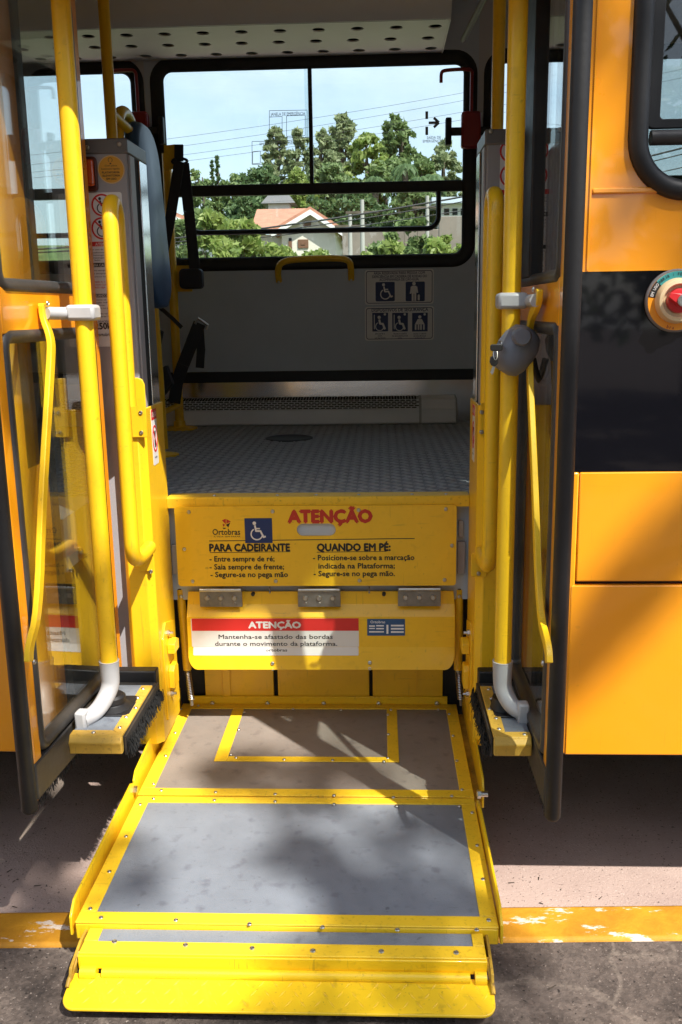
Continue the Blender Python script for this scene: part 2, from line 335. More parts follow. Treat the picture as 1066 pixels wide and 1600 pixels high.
# ================================================================== SETTING
def ground_mat(name, cols, scale, bump, bscale, speck=None, rough=.9, cracks=False):
    M = bpy.data.materials.new(name); M.use_nodes = True; n = M.node_tree; L = n.links; p = n.nodes['Principled BSDF']
    p.inputs['Roughness'].default_value = rough; p.inputs['Specular IOR Level'].default_value = .25
    g = n.nodes.new('ShaderNodeNewGeometry')
    def noise(sc, det=8, ro=.65):
        t = n.nodes.new('ShaderNodeTexNoise'); t.inputs['Scale'].default_value = sc; t.inputs['Detail'].default_value = det; t.inputs['Roughness'].default_value = ro
        L.new(g.outputs['Position'], t.inputs['Vector']); return t.outputs['Fac']
    def ramp(f, a, b, ca, cb):
        r = n.nodes.new('ShaderNodeValToRGB'); e = r.color_ramp.elements; e[0].position = a; e[1].position = b; e[0].color = (*ca, 1); e[1].color = (*cb, 1)
        L.new(f, r.inputs[0]); return r.outputs['Color']
    def mixc(f, a, b):
        m_ = n.nodes.new('ShaderNodeMix'); m_.data_type = 'RGBA'; L.new(f, m_.inputs['Factor'])
        for sck, c in (('A', a), ('B', b)):
            if isinstance(c, tuple): m_.inputs[sck].default_value = (*c, 1)
            else: L.new(c, m_.inputs[sck])
        return m_.outputs['Result']
    c = ramp(noise(scale), .35, .68, cols[0], cols[1])
    if speck:
        f = ramp(noise(bscale * 1.2, 3, .5), speck[1], speck[1] + .06, (0, 0, 0), (1, 1, 1)); c = mixc(f, c, speck[0])
        f = ramp(noise(bscale * .8 + 3, 3, .5), .30, .36, (1, 1, 1), (0, 0, 0)); c = mixc(f, c, tuple(k * .35 for k in cols[0]))
    if cracks:
        v = n.nodes.new('ShaderNodeTexVoronoi'); v.feature = 'DISTANCE_TO_EDGE'; v.inputs['Scale'].default_value = 3.2
        w_ = n.nodes.new('ShaderNodeMix'); w_.data_type = 'VECTOR'; w_.inputs['Factor'].default_value = .12
        t = n.nodes.new('ShaderNodeTexNoise'); t.inputs['Scale'].default_value = 7; L.new(g.outputs['Position'], t.inputs['Vector'])
        L.new(g.outputs['Position'], w_.inputs['A']); L.new(t.outputs['Color'], w_.inputs['B']); L.new(w_.outputs['Result'], v.inputs['Vector'])
        f = ramp(v.outputs['Distance'], .004, .02, (.55, .55, .55), (0, 0, 0)); c = mixc(f, c, (.19, .155, .13))
    if cracks:
        v2 = n.nodes.new('ShaderNodeTexVoronoi'); v2.inputs['Scale'].default_value = 120; L.new(g.outputs['Position'], v2.inputs['Vector'])
        mm = n.nodes.new('ShaderNodeMix'); mm.data_type = 'RGBA'; mm.blend_type = 'OVERLAY'; mm.inputs['Factor'].default_value = .32; L.new(c, mm.inputs['A'])
        bw = n.nodes.new('ShaderNodeRGBToBW'); L.new(v2.outputs['Color'], bw.inputs[0]); L.new(bw.outputs[0], mm.inputs['B']); c = mm.outputs['Result']
        st_ = ramp(noise(1.6, 6, .6), .50, .66, (0, 0, 0), (.6, .6, .6)); c = mixc(st_, c, (.055, .045, .042))
    L.new(c, p.inputs['Base Color'])
    b = n.nodes.new('ShaderNodeBump'); b.inputs['Strength'].default_value = bump; b.inputs['Distance'].default_value = .006
    L.new(noise(bscale, 6, .7), b.inputs['Height']); L.new(b.outputs[0], p.inputs['Normal'])
    return M
ASPH = ground_mat('dark_asphalt', ((.045, .036, .032), (.155, .122, .104)), 6.5, 1.0, 110, ((.24, .20, .175), .64), cracks=True)
ROADM = ground_mat('pinkish_concrete', ((.34, .25, .22), (.43, .325, .285)), 3.0, .6, 170, ((.56, .45, .40), .66))
def kerbmat():
    M = ground_mat('kerb_yellow_paint', ((.34, .15, .012), (.52, .25, .016)), 7, .5, 45)
    n = M.node_tree; L = n.links; p = n.nodes['Principled BSDF']; src = p.inputs['Base Color'].links[0].from_socket
    g = n.nodes.new('ShaderNodeNewGeometry'); t = n.nodes.new('ShaderNodeTexNoise'); t.inputs['Scale'].default_value = 11; t.inputs['Detail'].default_value = 9; t.inputs['Roughness'].default_value = .72
    mp = n.nodes.new('ShaderNodeMapping'); mp.inputs['Scale'].default_value = (.6, 1.6, 1); L.new(g.outputs['Position'], mp.inputs[0]); L.new(mp.outputs[0], t.inputs['Vector'])
    r = n.nodes.new('ShaderNodeValToRGB'); r.color_ramp.elements[0].position = .575; r.color_ramp.elements[1].position = .605
    L.new(t.outputs['Fac'], r.inputs[0]); mx = n.nodes.new('ShaderNodeMix'); mx.data_type = 'RGBA'
    L.new(r.outputs[0], mx.inputs['Factor']); L.new(src, mx.inputs['A']); mx.inputs['B'].default_value = (.55, .46, .38, 1); L.new(mx.outputs['Result'], p.inputs['Base Color'])
    p.inputs['Roughness'].default_value = .6; return M
KERBM = kerbmat()
WORN = mat('worn_step_edge', (.72, .43, .06), .5, var=.3, vscale=12, bump=.05, dirt=.6, scuff=.6)
GRASS = ground_mat('hill_grass', ((.05, .085, .02), (.13, .17, .05)), .35, .8, 3)

KY0, KY1 = -.230, -.105                     # kerb strip, near and far edge
KERBROT = Matrix.Translation((-.1, 0, 0)) @ Matrix.Rotation(math.radians(2.1), 4, 'Z') @ Matrix.Translation((.1, 0, 0))
def grot(o): o.matrix_world = KERBROT; return o
grot(struct(MB().box(-60, 60, -60, KY0 - .004, -.4, 0).build('sidewalk', ASPH, smooth=False)))
grot(struct(MB().box(-60, 60, KY0, KY1, -.4, .004).build('kerb', KERBM, bevel=.012)))
grot(struct(MB().box(-60, 60, KY1 + .001, 7.0, -.9, -.12).build('road', ROADM, smooth=False)))
def hill_z(x, y):
    t = max(0, y - 6); return (-.135 if y > 5.9 else -.6) + .085 * t + .35 * math.sin(x * .11 + 1) * min(1, t / 20) + .25 * math.sin(y * .17 + x * .05) * min(1, t / 15)
mb = MB(); nx, ny = 60, 60; vs = []
for j in range(ny + 1):
    yy = 3.0 + (j / ny) ** 1.5 * 260
    for i in range(nx + 1):
        xx = -160 + 320 * i / nx; vs.append((xx, yy, hill_z(xx, min(yy, 150))))
fs = [(j * (nx + 1) + i, j * (nx + 1) + i + 1, (j + 1) * (nx + 1) + i + 1, (j + 1) * (nx + 1) + i) for j in range(ny) for i in range(nx)]
struct(mb.add(vs, fs).build('hillside', GRASS, angle=180))
# debris on the road and pavement: nobody could count it
mb = MB()
for _ in range(420):
    x = random.uniform(-1.4, 1.2); y = random.choice((random.uniform(-.09, .9), random.uniform(-.095, .2), random.uniform(-.95, -.23)))
    z = -.119 if y > KY1 else .001
    a = random.uniform(0, 6.28); l = random.choice((.0015, .002, .002, .003, .004, .009)) * random.uniform(.6, 1.3); wd = min(l * .6, .0018)
    d = np.array((math.cos(a), math.sin(a), 0)); e = np.array((-math.sin(a), math.cos(a), 0)); c = np.array((x, y, z + .0008))
    mb.loft([[c - d * l - e * wd, c + d * l - e * wd * .4, c + d * l + e * wd * .4, c - d * l + e * wd], [c - d * l * .8 + (0, 0, .0012), c + d * l * .8 + (0, 0, .001), c + d * l * .8 + e * .0005 + (0, 0, .001), c - d * l * .8 + e * .0006 + (0, 0, .0012)]])
o = mb.build('ground_litter', mat('litter', (.05, .035, .022), .9, var=.6, vscale=40), smooth=False, kind='stuff')
tag(o, 'scattered leaf crumbs, twigs and grit on the road and pavement', 'litter')

# ================================================================== BUS
bus = thing('bus', 'amber school bus with black waist band, its folding doors standing open', 'bus', (0, 1.25, -.12))
ZF, YW = .85, 2.55                           # floor height, inner face of the far wall
ZTOP = 2.95
DX0, DX1 = -.848, .425                        # door opening
SK = .045                                    # wall thickness
zz = [aty(950, p, 0)[2] for p in (300, 424, 737, 908, 914, 1178)]
zdrip, zb1, zb0, zg1, zg0, zsk = zz
XR, XL = 4.3, -4.3
WX0, WX1, WZ0, WZ1, WR = .520, 2.00, 1.618, 2.55, .105
# right of the door
p_up = MB().ringY(rrect(DX1 - .004, 2.12, zb1, ZTOP, 1e-4, 6), rrect(WX0 + .012, WX1 - .012, WZ0 + .012, WZ1 - .012, WR, 6), 0, SK).build('side_panel', AMBER, bus, smooth=False)
MB().box(2.12, XR, 0, SK, zb1, ZTOP).build('side_panel', AMBER, bus)
MB().box(DX1 - .004, 2.8, .001, SK, zb0, zb1).build('waist_band', GLOSSBLK, bus)
MB().box(2.8, XR, .001, SK, zb0, zb1).build('waist_band', GLOSSBLK, bus)
MB().box(DX1 + .022, 2.8, -.004, SK, zg1, zb0 - .001).build('side_panel', AMBER, bus, bevel=.003)
MB().box(2.8, XR, -.004, SK, zg1, zb0 - .001).build('side_panel', AMBER, bus)
MB().box(DX1 + .022, XR, .012, SK, zg0 - .003, zg1).build('panel_gap', DARK, bus)
MB().box(DX1 + .012, 2.8, -.006, SK, zsk, zg0).build('skirt_panel', AMBER, bus, bevel=.003)
MB().box(2.8, XR, -.006, SK, zsk, zg0).build('skirt_panel', AMBER, bus)
# moulding under the window pillar, and door pillar
a = aty(925, 297, 0); MB().box(a[0], WX0 + .07, -.006, .002, zdrip - .004, zdrip + .008).build('drip_moulding', AMBER, bus, bevel=.003)
MB().box(DX1 - .004, DX1 + .022, SK + .0005, .10, zsk + .002, ZTOP - .3).build('door_pillar', AMBER, bus)
MB().box(DX1 + .0, DX1 + .021, -.003, SK, zsk + .001, zb0 - .001).build('panel_edge', AMBER, bus, bevel=.004)
MB().box(DX1 + .018, DX1 + .022, -.0035, -.0005, zb1 + .002, 2.6).build('panel_edge', AMBER, bus)
def jamb(x0, x1, y0, y1):
    for z0, z1, m_ in ((zsk + .01, zb0, AMBER), (zb0 + .0005, zb1, GLOSSBLK), (zb1 + .0005, 2.6, AMBER)): MB().box(x0, x1, y0, y1, z0, z1).build('door_jamb', m_, bus)
    MB().box(x0 - .006, x1 + .006, y1 + .0005, y1 + .05, zsk + .01, 2.6).build('jamb_rubber', BLK, bus, bevel=.006)
jamb(DX1 + .005, DX1 + .022, .1005, .27)
MB().box(.4415, .4535, .33, .70, .70, 1.80).build('partition', GREYP, bus, bevel=.002)  # added panel, stops sun through the side window from reaching the floor
# left of the door
for x0, x1 in ((-1.05, DX0 - .028), (XL, -1.053)):
    MB().box(x0, x1, 0, SK, zb1, ZTOP).build('side_panel', AMBER, bus, bevel=.003)
    MB().box(x0, x1, .001, SK, zb0, zb1).build('waist_band', GLOSSBLK, bus)
    MB().box(x0, x1, -.004, SK, zg1, zb0 - .001).build('side_panel', AMBER, bus, bevel=.003)
    MB().box(x0, x1, -.006, SK, zsk, zg0).build('skirt_panel', AMBER, bus, bevel=.003)
MB().box(XL, DX0 - .03, .012, SK, zg0 - .003, zg1).build('panel_gap', DARK, bus)
MB().box(DX0 - .026, DX0 + .002, -.002, .10, zsk + .002, ZTOP - .3).build('door_pillar', AMBER, bus, bevel=.006)
jamb(DX0 - .022, DX0 - .001, .1005, .23)
MB().box(DX0 + .003, DX1 - .005, 0, .16, 2.22, ZTOP).build('door_header', AMBER, bus)  # header set low, just above the view, to shade the floor
MB().box(-.74, .34, .002, .05, 2.085, 2.2195).build('door_header', AMBER, bus)  # extra box added under the header, out of view, to block floor sun
# exterior window right of the door: gasket, sliding frame, bar
def gasket(name, poly, y, ry, rr, parent, mt=BLK):
    P = [(x, y, z) for x, z in poly]; mb = MB(); n = len(P); rings = []
    c = np.mean(np.array(P), axis=0)
    for i in range(n):
        a = np.array(P[i - 1]); b = np.array(P[(i + 1) % n]); t = nrm(b - a); out = nrm(np.cross(t, (0, -1, 0)))
        if out @ (np.array(P[i]) - c) < 0: out = -out
        rings.append([np.array(P[i]) + out * rr * math.cos(q) + np.array((0, -1, 0)) * ry * math.sin(q) for q in [2 * math.pi * k / 10 for k in range(10)]])
    rings.append(rings[0]); return mb.loft(rings, cap=False).build(name, mt, parent, angle=60)
wp = rrect(WX0 + .018, WX1 - .018, WZ0 + .018, WZ1 - .018, WR, 10)
win = gasket('window', wp, -.001, .02, .021, bus)
MB().prismY(rrect(WX0 + .02, WX1 - .02, WZ0 + .02, WZ1 - .02, .10, 8), .018, .023).build('pane', TGLASS, win)
zb = aty(1010, 215, 0)[2]
MB().tube([(WX0 + .045, .004, zb), (WX1 - .045, .004, zb)], .0155).build('window_bar', BLKW, win)
xi = aty(1037, 100, 0)[0]
MB().ringY(rrect(WX0 + .036, WX1 - .036, zb + .018, WZ1 - .036, .012, 4), rrect(xi, WX1 - .065, zb + .036, WZ1 - .06, .008, 4), .002, .016).build('sliding_frame', BLK, win, bevel=.002)
MB().box(1.24, 1.28, .001, .017, zb + .036, WZ1 - .06).build('mullion', BLK, win)
# far wall with its windows
FWZ0, FWZ1 = aty(500, 408, YW)[2], aty(480, 96, YW)[2] - .005
cellx = [(-1.095 + 1.56 * k, -1.095 + 1.56 * (k + 1)) for k in range(-2, 3)]
for k, (x0, x1) in enumerate(cellx):
    hole = rrect(x0 + .065, x1 - .045, FWZ0, FWZ1, .06, 6)
    MB().ringY(rrect(x0, x1, 1.10, 2.80, 1e-4, 6), hole, YW, YW + .05).build('inner_wall', GREYP if k == 2 else LINER, bus, smooth=False)
    g = gasket('window', rrect(x0 + .055, x1 - .035, FWZ0 - .008, FWZ1 + .008, .075, 8), YW + .005, .016, .034, bus)
    zbar = aty(480, 294, YW)[2]; xm = aty(485, 200, YW)[0] + (x0 - cellx[2][0])
    MB().box(x0 + .07, x1 - .05, YW + .006, YW + .04, zbar - .026, zbar + .024).build('transom_bar', BLK, g, bevel=.004)
    MB().box(xm - .008, xm + .010, YW + .008, YW + .038, zbar + .024, FWZ1).build('mullion', BLK, g, bevel=.002)
    MB().box(x0 + .06, xm + .002, YW + .026, YW + .030, zbar - .01, FWZ1 + .005).build('pane', GLASS, g)
    MB().box(xm - .025, x1 - .04, YW + .016, YW + .020, zbar - .01, FWZ1 + .005).build('pane', GLASS, g)
    MB().box(x0 + .06, x1 - .04, YW + .033, YW + .037, FWZ0 - .004, zbar - .011).build('pane', GLASS, g)
    a = aty(292, 372, YW); b = aty(690, 300, YW); dx = x0 - cellx[2][0]
    hp = [(x, z) for x, z in rrect(a[0] + .012 + dx, b[0] - .012 + dx, aty(480, 360, YW)[2], zbar + .05, .055, 8) if z < zbar - .01]
    hp = sorted([q for q in hp if q[0] < (a[0] + b[0]) / 2 + dx], key=lambda q: -q[1]) + sorted([q for q in hp if q[0] >= (a[0] + b[0]) / 2 + dx], key=lambda q: q[1])
    hp = [(hp[0][0], zbar - .02)] + hp + [(hp[-1][0], zbar - .02)]
    MB().tube([(x, YW + .022, z) for x, z in hp], .0125, 8, up=(0, 1, 0)).build('hopper_frame', BLK, g)
MB().box(XL, XR, YW + .001, YW + .05, .3, 1.10).build('inner_wall', ALU, bus)
MB().box(XL, XR, YW - .006, YW, aty(500, 596, YW)[2], aty(500, 579, YW)[2]).build('wall_seam_strip', BLK, bus, bevel=.003)
MB().box(XL, XR, YW + .051, YW + .06, .35, 1.45).build('outer_wall', AMBER, bus)
# roof and ceiling
MB().prismX([(0, ZTOP), (.3, ZTOP + .12), (1.3, ZTOP + .18), (YW - .25, ZTOP + .12), (YW + .06, ZTOP), (YW + .06, 2.80), (YW - .02, 2.80), (YW - .3, ZTOP - .02), (1.3, ZTOP + .06), (.3, ZTOP - .02), (SK, 2.80), (0, 2.80)], XL, XR).build('roof', LINER, bus, angle=20)
for x in (XL, XR): MB().box(x - .03, x + .03, .002, YW + .058, .4, ZTOP + .05).build('end_wall', AMBER, bus)
# perforated air duct along the ceiling
zd = 2.555; y0, y1 = 2.04, YW - .002; xd1 = aty(697, 50, 2.25)[0]; xd0 = XL + .1
duct = MB().prismX([(y0, zd + .001), (y0 - .05, zd + .06), (y0 - .09, zd + .22), (y0 - .09, zd + .3), (y0 - .08, zd + .3), (y0 - .08, zd + .22), (y0 - .04, zd + .07), (y0 + .01, zd + .012), (y0 + .01, zd + .001)], xd0, xd1).build('air_duct', CEIL, bus, angle=50)
mb = MB(); cell = .1632; nrow = 3; cw = (y1 - y0) / nrow
def holecell(mb, x0, x1, ya, yb, cx, cy, r, z):
    n = 24; out = []; inn = []
    for k in range(n):
        t = 2 * math.pi * (k + .5) / n; c, s_ = math.cos(t), math.sin(t)
        q = min(((x1 - cx) / c if c > 0 else (x0 - cx) / c) if abs(c) > 1e-9 else 9, ((yb - cy) / s_ if s_ > 0 else (ya - cy) / s_) if abs(s_) > 1e-9 else 9)
        out.append((cx + c * q, cy + s_ * q)); inn.append((cx + r * c, cy + r * s_))
    vs = [(x, y, z) for x, y in out] + [(x, y, z) for x, y in inn] + [(x, y, z + .005) for x, y in inn]
    fs = [(k, (k + 1) % n, n + (k + 1) % n, n + k) for k in range(n)] + [(n + k, n + (k + 1) % n, 2 * n + (k + 1) % n, 2 * n + k) for k in range(n)]
    for c0, c1 in ((x0, ya), (x1, ya), (x1, yb), (x0, yb)):
        d = [abs(p[0] - c0) + abs(p[1] - c1) for p in out]; i1, i2 = sorted(range(n), key=lambda i: d[i])[:2]
        vs.append((c0, c1, z)); fs.append((i1, i2, len(vs) - 1))
    mb.add(vs, fs)
for rr in range(nrow):
    off = (rr % 2) * .045; x = xd1
    while x > -2.4:
        holecell(mb, x - cell, x, y0 + .011 + rr * (cw - .004), y0 + .011 + (rr + 1) * (cw - .004), x - cell / 2 + .03 - off * .5 * rr, y0 + .02 + (rr + .5) * (cw - .004), .027, zd); x -= cell
mb.build('perforated_panel', CEIL, duct, smooth=False)
MB().box(-2.4, xd1 - .002, y0 + .02, y1, zd + .05, zd + .06).build('duct_inside', DARK, duct)
MB().prismX([(y0, zd - .004), (y1, zd - .004), (y1, zd + .3), (y0 - .09, zd + .3), (y0 - .09, zd + .22), (y0 - .05, zd + .06)], xd1 + .0005, xd1 + .006).build('duct_end_cap', CEIL, duct)
mb = MB(); mb.tube([aty(765, -20, 1.9), aty(724, 62, 2.3)], .012); mb.build('ceiling_rail', GREYD, bus)
# floor
MB().box(XL, DX0 - .03, SK, YW, .70, ZF - .001).build('floor', FLOORM, bus)
fl = MB().box(DX0 - .029, XR, .70, YW, .70, ZF).build('floor', FLOORM, bus, smooth=False)
MB().box(.4540, XR, SK, .699, .70, ZF - .001).build('floor', FLOORM, bus)
mb = MB(); cwid = .036; rowd = .030
for i in range(-36, 33):
    for j in range(0, 62):
        cx = -.2 + i * cwid; cy = .715 + j * rowd
        if cx < -1.45 or cx > .95 or cy > YW - .03: continue
        a = .62 if (i + j) % 2 else -.62; l = .021; d = np.array((math.cos(a), math.sin(a), 0)); e = np.array((-d[1], d[0], 0)); c = np.array((cx, cy, ZF))
        mb.loft([[c - d * l, c - e * .0045, c + d * l, c + e * .0045], [c - d * l * .8 + (0, 0, .0032), c - e * .002 + (0, 0, .0036), c + d * l * .8 + (0, 0, .0032), c + e * .002 + (0, 0, .0036)]])
mb.build('tread_pattern', TREADM, fl, smooth=False, kind='stuff')
c = atz(452, 685, ZF + .002); rr = (atz(489, 685, ZF)[0] - atz(416, 685, ZF)[0]) / 2
MB().lathe((c[0], c[1], ZF + .001), (0, 0, 1), [(rr, 0), (rr, .004), (rr * .93, .006), (rr * .9, .0045), (0, .0045)], 40).build('floor_hatch', BLK, fl)
# chassis, its box lowered almost to the road to block light from beyond
MB().box(XL + .1, XR - .1, .95, YW - .25, -.02, .698).build('chassis', DARK, bus)
MB().box(-4.2, -.95, .06, .5, .42, .69).build('underbody', DARK, bus); MB().box(.46, 4.2, .06, .7, .42, .69).build('underbody', DARK, bus)
for x in (-3.1, 3.0):
    for y in (.14, YW - .40):
        wh = MB().lathe((x, y, .33), (0, 1, 0), [(.25, 0), (.42, .01), (.45, .05), (.45, .21), (.42, .25), (.25, .26)], 32).build('wheel', TYRE, bus)
        MB().lathe((x, y + .02, .33), (0, 1, 0), [(0, 0), (.10, -.03), (.12, .02), (.24, -.01), (.248, .02), (.248, .2), (0, .2)], 24).build('rim', PLASD, wh)
# heater convector along the far wall
heat = thing('floor_heater', 'long pale metal convector with slotted grille along the far wall', 'heater', (-.4, 2.45, ZF))
hx0, hx1 = -1.6, aty(713, 650, 2.45)[0]; hy = 2.44; hz1 = aty(500, 622, 2.46)[2]; hzm = aty(500, 641, hy)[2]
MB().prismX([(hy, ZF + .006), (hy - .004, ZF + .012), (hy, hzm), (hy + .012, hzm + .004), (hy + .03, hz1 - .012), (YW - .008, hz1), (YW - .008, ZF + .006)], hx0, hx1 - .002).build('housing', mat('heater_white', (.76, .77, .79), .35, var=.06), heat, bevel=.002)
gm = MB(); x = hx0 + .02; xe = aty(655, 630, hy)[0]
for r_ in range(5):
    t0 = r_ / 5 + .04; x = hx0 + .02 + (r_ % 2) * .014
    while x < xe - .02:
        ya = hy + .012 + (.018) * t0; za = hzm + .004 + (hz1 - .016 - hzm) * t0; yb = ya + .018 * .1; zb_ = za + (hz1 - .016 - hzm) * .11
        gm.loft([[(x, ya - .003, za), (x + .022, ya - .003, za), (x + .022, yb - .003, zb_), (x, yb - .003, zb_)], [(x, ya + .004, za), (x + .022, ya + .004, za), (x + .022, yb + .004, zb_), (x, yb + .004, zb_)]]); x += .028
for r_ in range(5):
    x = hx0 + .02 + (r_ % 2) * .014; ya = hy + .034 + r_ * .0125; t0 = (ya - hy - .03) / (YW - .038 - hy); za = hz1 - .012 + .012 * t0
    while x < xe - .02: gm.box(x, x + .022, ya, ya + .0085, za - .002, za + .0025); x += .028
gm.build('grille_slots', DARK, heat, smooth=False, kind='stuff')
MB().prismX([(hy - .003, ZF), (hy - .007, ZF + .012), (hy - .003, hzm), (hy + .027, hz1 - .008), (YW - .008, hz1 + .004), (YW - .008, ZF)], hx1 - .001, hx1 + .005).build('end_cap', PLAS, heat, bevel=.002)
MB().prismX([(hy - .004, ZF + .002), (hy - .008, ZF + .012), (hy - .004, hzm), (hy + .026, hz1 - .006), (YW - .02, hz1 + .004), (YW - .02, ZF + .002)], xe, xe + .012).build('strap', PLAS, heat)
# yellow grab handle under the far window
hp = [aty(*p, yy) for p, yy in (((436, 440), YW - .004), ((434, 424), YW - .03), ((438, 410), YW - .05), ((460, 405), YW - .055), ((525, 403), YW - .055), ((546, 406), YW - .05), ((549, 421), YW - .03), ((549, 437), YW - .004))]
gh = MB().tube(smoothpath(hp, it=2), .0155, 12).build('grab_handle', YEL, bus)
for p in ((436, 441), (549, 438)): put('screw', SCR, aty(*p, YW - .012) + np.array((0, -.012, 0)), (0, -1, 0), gh)
# notices on the far wall
def bus_sign(x0, x1, y0, y1):
    s_ = MB(); pxrect(s_, x0, x1, y0, y1, YW, 0, .002, .012); o = s_.build('notice_sign', CREAMP, bus)
    a = aty(x0 + 2, y1 - 2, YW); b = aty(x1 - 2, y0 + 2, YW); f = MB()
    f.ring(rrect(a[0], b[0], a[2], b[2], .012, 5), rrect(a[0] + .003, b[0] - .003, a[2] + .003, b[2] - .003, .010, 5), lambda x, z: (x, YW - .0020, z), lambda x, z: (x, YW - .0024, z)); f.build('border', NAVY, o); return o
s1 = bus_sign(570.5, 678, 420, 476.5); s2 = bus_sign(570.5, 678.5, 478, 532.5)
pxtext([('ÁREA RESERVADA PARA PESSOA COM', 584, 664, 428.5, 4, .02), ('DEFICIÊNCIA EM CADEIRA DE RODAS OU', 582, 667, 433.8, 4, .02), ('ACOMPANHADA DE CÃO-GUIA.', 593, 655, 438.6, 4, .02)], YW, NAVY, s1, .0026)
for x in (587, 634):
    q = MB(); pxrect(q, x, x + 30, 439.8 + (0 if x > 600 else .5), 471, YW, .0021, .0025, .006); q.build('pictogram_field', NAVY, s1)
q = MB(); c = aty(601.5, 455, YW); wheelchair(q, c[0] + .004, c[2], .085, yplane(YW), .0025, .003); q.build('wheelchair_symbol', CREAMP, s1)
q = MB(); c = aty(647, 455, YW); P = yplane(YW)
flat(q, circ(c[0], c[2] + .036, .0085, 14), P, .0025, .003)
stroke(q, [(c[0] - .012, c[2] + .022), (c[0] - .017, c[2] - .012)], .007, P, .0025, .0030); stroke(q, [(c[0] + .012, c[2] + .022), (c[0] + .017, c[2] - .008)], .007, P, .0025, .0030)
flat(q, rrect(c[0] - .012, c[0] + .012, c[2] - .012, c[2] + .026, .004, 3), P, .0025, .0032)
for s_ in (-1, 1): flat(q, rrect(c[0] + s_ * .0062 - .0048, c[0] + s_ * .0062 + .0048, c[2] - .046, c[2] - .010, .002, 2), P, .0025, .0034)
flat(q, rrect(c[0] + .018, c[0] + .028, c[2] - .044, c[2] - .016, .003, 3), P, .0025, .003); q.build('person_with_dog_symbol', CREAMP, s1)
pxtext([('DISPOSITIVOS DE SEGURANÇA', 581, 669, 486.5, 5, .03)], YW, NAVY, s2, .0026)
for k, x in enumerate((582, 613, 644)):
    q = MB(); pxrect(q, x, x + 24.5, 488.5, 518, YW, .0021, .0025); q.build('pictogram_field', NAVY, s2)
    q = MB(); c = aty(x + 12, 503, YW)
    flat(q, circ(c[0] + .024, c[2] + .036, .006, 12), P, .0025, .003)
    if k < 2:
        flat(q, circ(c[0] - .004, c[2] + .022, .008, 14), P, .0025, .003); stroke(q, [(c[0] - .004, c[2] + .012), (c[0], c[2] - .008), (c[0] + .014, c[2] - .010), (c[0] + .024, c[2] - .036)], .010, P, .0025, .003)
        stroke(q, [(c[0] - .002 + .02 * math.cos(t), c[2] - .022 + .02 * math.sin(t)) for t in np.linspace(2, 6, 12)], .004, P, .0025, .0032); stroke(q, [(c[0] - .028, c[2] - .035), (c[0] - .028, c[2] + .035)], .004, P, .0025, .003)
    else:
        flat(q, circ(c[0], c[2] + .024, .008, 14), P, .0025, .003); flat(q, [(c[0] - .024, c[2] - .012), (c[0] + .024, c[2] - .012), (c[0] + .010, c[2] + .014), (c[0] - .010, c[2] + .014)], P, .0025, .003)
        for dx in (-.02, -.006, .006, .02): flat(q, rrect(c[0] + dx - .004, c[0] + dx + .004, c[2] - .038, c[2] - .0125, .001, 1), P, .0025, .003)
    q.build('seated_figure_symbol', CREAMP, s2)
    ls = (('ENCOSTE A', 'RODA', 'NO BATENTE'), ('TRAVE O CINTO', 'DE SEGURANÇA NA', 'RODA'), ('PUXE O CINTO', 'DE SEGURANÇA', 'E TRAVE-O'))[k]
    pxtext([(t, x + 12.2 - len(t) * .82, x + 12.2 + len(t) * .82, 522.6 + 3.4 * i, 2.2, .02) for i, t in enumerate(ls)], YW, NAVY, s2, .0026)
# print on the far window panes
WP = MB(); yq = YW + .0258
def winprint(pts, wd): stroke(WP, [tuple(aty(*p, yq)[[0, 2]]) for p in pts], wd, yplane(yq), 0, .0004, False)
for r_ in ((421, 480, 173, 216), (421, 441, 183, 214), (448, 477, 181, 213), (394, 480, 221, 257), (395, 407, 237, 256)):
    x0, x1, y0_, y1_ = r_; winprint([(x0, y0_), (x1, y0_ - 1), (x1, y1_ - 1), (x0, y1_), (x0, y0_)], .0022)
wpo = WP.build('emergency_window_print', PRINTG, bus)
pxtext([('JANELA DE EMERGÊNCIA', 423, 477, 180.5, 5, .01), ('EM CASO DE EMERGÊNCIA', 406, 470, 226, 3.6, .01)], yq, PRINTG, wpo, .0006)
yq = YW + .0158; WP = MB(); winprint([(667, 174), (667, 186)], .013); winprint([(667, 198), (667, 211)], .013); winprint([(670, 192), (685, 191.5)], .012); winprint([(678, 184), (686, 191.5), (678, 199)], .012)
wpo = WP.build('emergency_exit_print', PRINTG, bus)
pxtext([('SAÍDA DE', 667, 689, 217, 4.2, .01), ('EMERGÊNCIA', 661, 692, 222.5, 4.2, .01)], yq, PRINTG, wpo, .0006)
# red emergency levers on the pillars, interior grab poles
for px, lab in ((736, 1), (218, 0)):
    y = YW - .05; c = aty(px, 205, y); 
    lv = MB().box(c[0] - .045, c[0] + .045, y - .02, y + .03, c[2] - .075, c[2] + .085).build('emergency_lever', REDDK, bus, bevel=.012)
    MB().box(c[0] - .10, c[0] + .10, y - .01, y + .01, c[2] - .018, c[2] + .018).box(c[0] - .118, c[0] - .09, y - .02, y + .02, c[2] - .06, c[2] + .06).box(c[0] + .09, c[0] + .118, y - .02, y + .02, c[2] - .06, c[2] + .06).build('lever_handle', BLK, lv, bevel=.006)
    MB().tube(smoothpath([c + np.array(q) for q in ((0, 0, .08), (0, 0, .23), (0, -.01, .262), (-.04, -.01, .265), (-.13, -.01, .262), (-.14, -.01, .25), (-.14, -.01, .21))]), .008, 8).build('hammer_hook', REDDK, lv)
a = atz(168, 207, 1.86); 
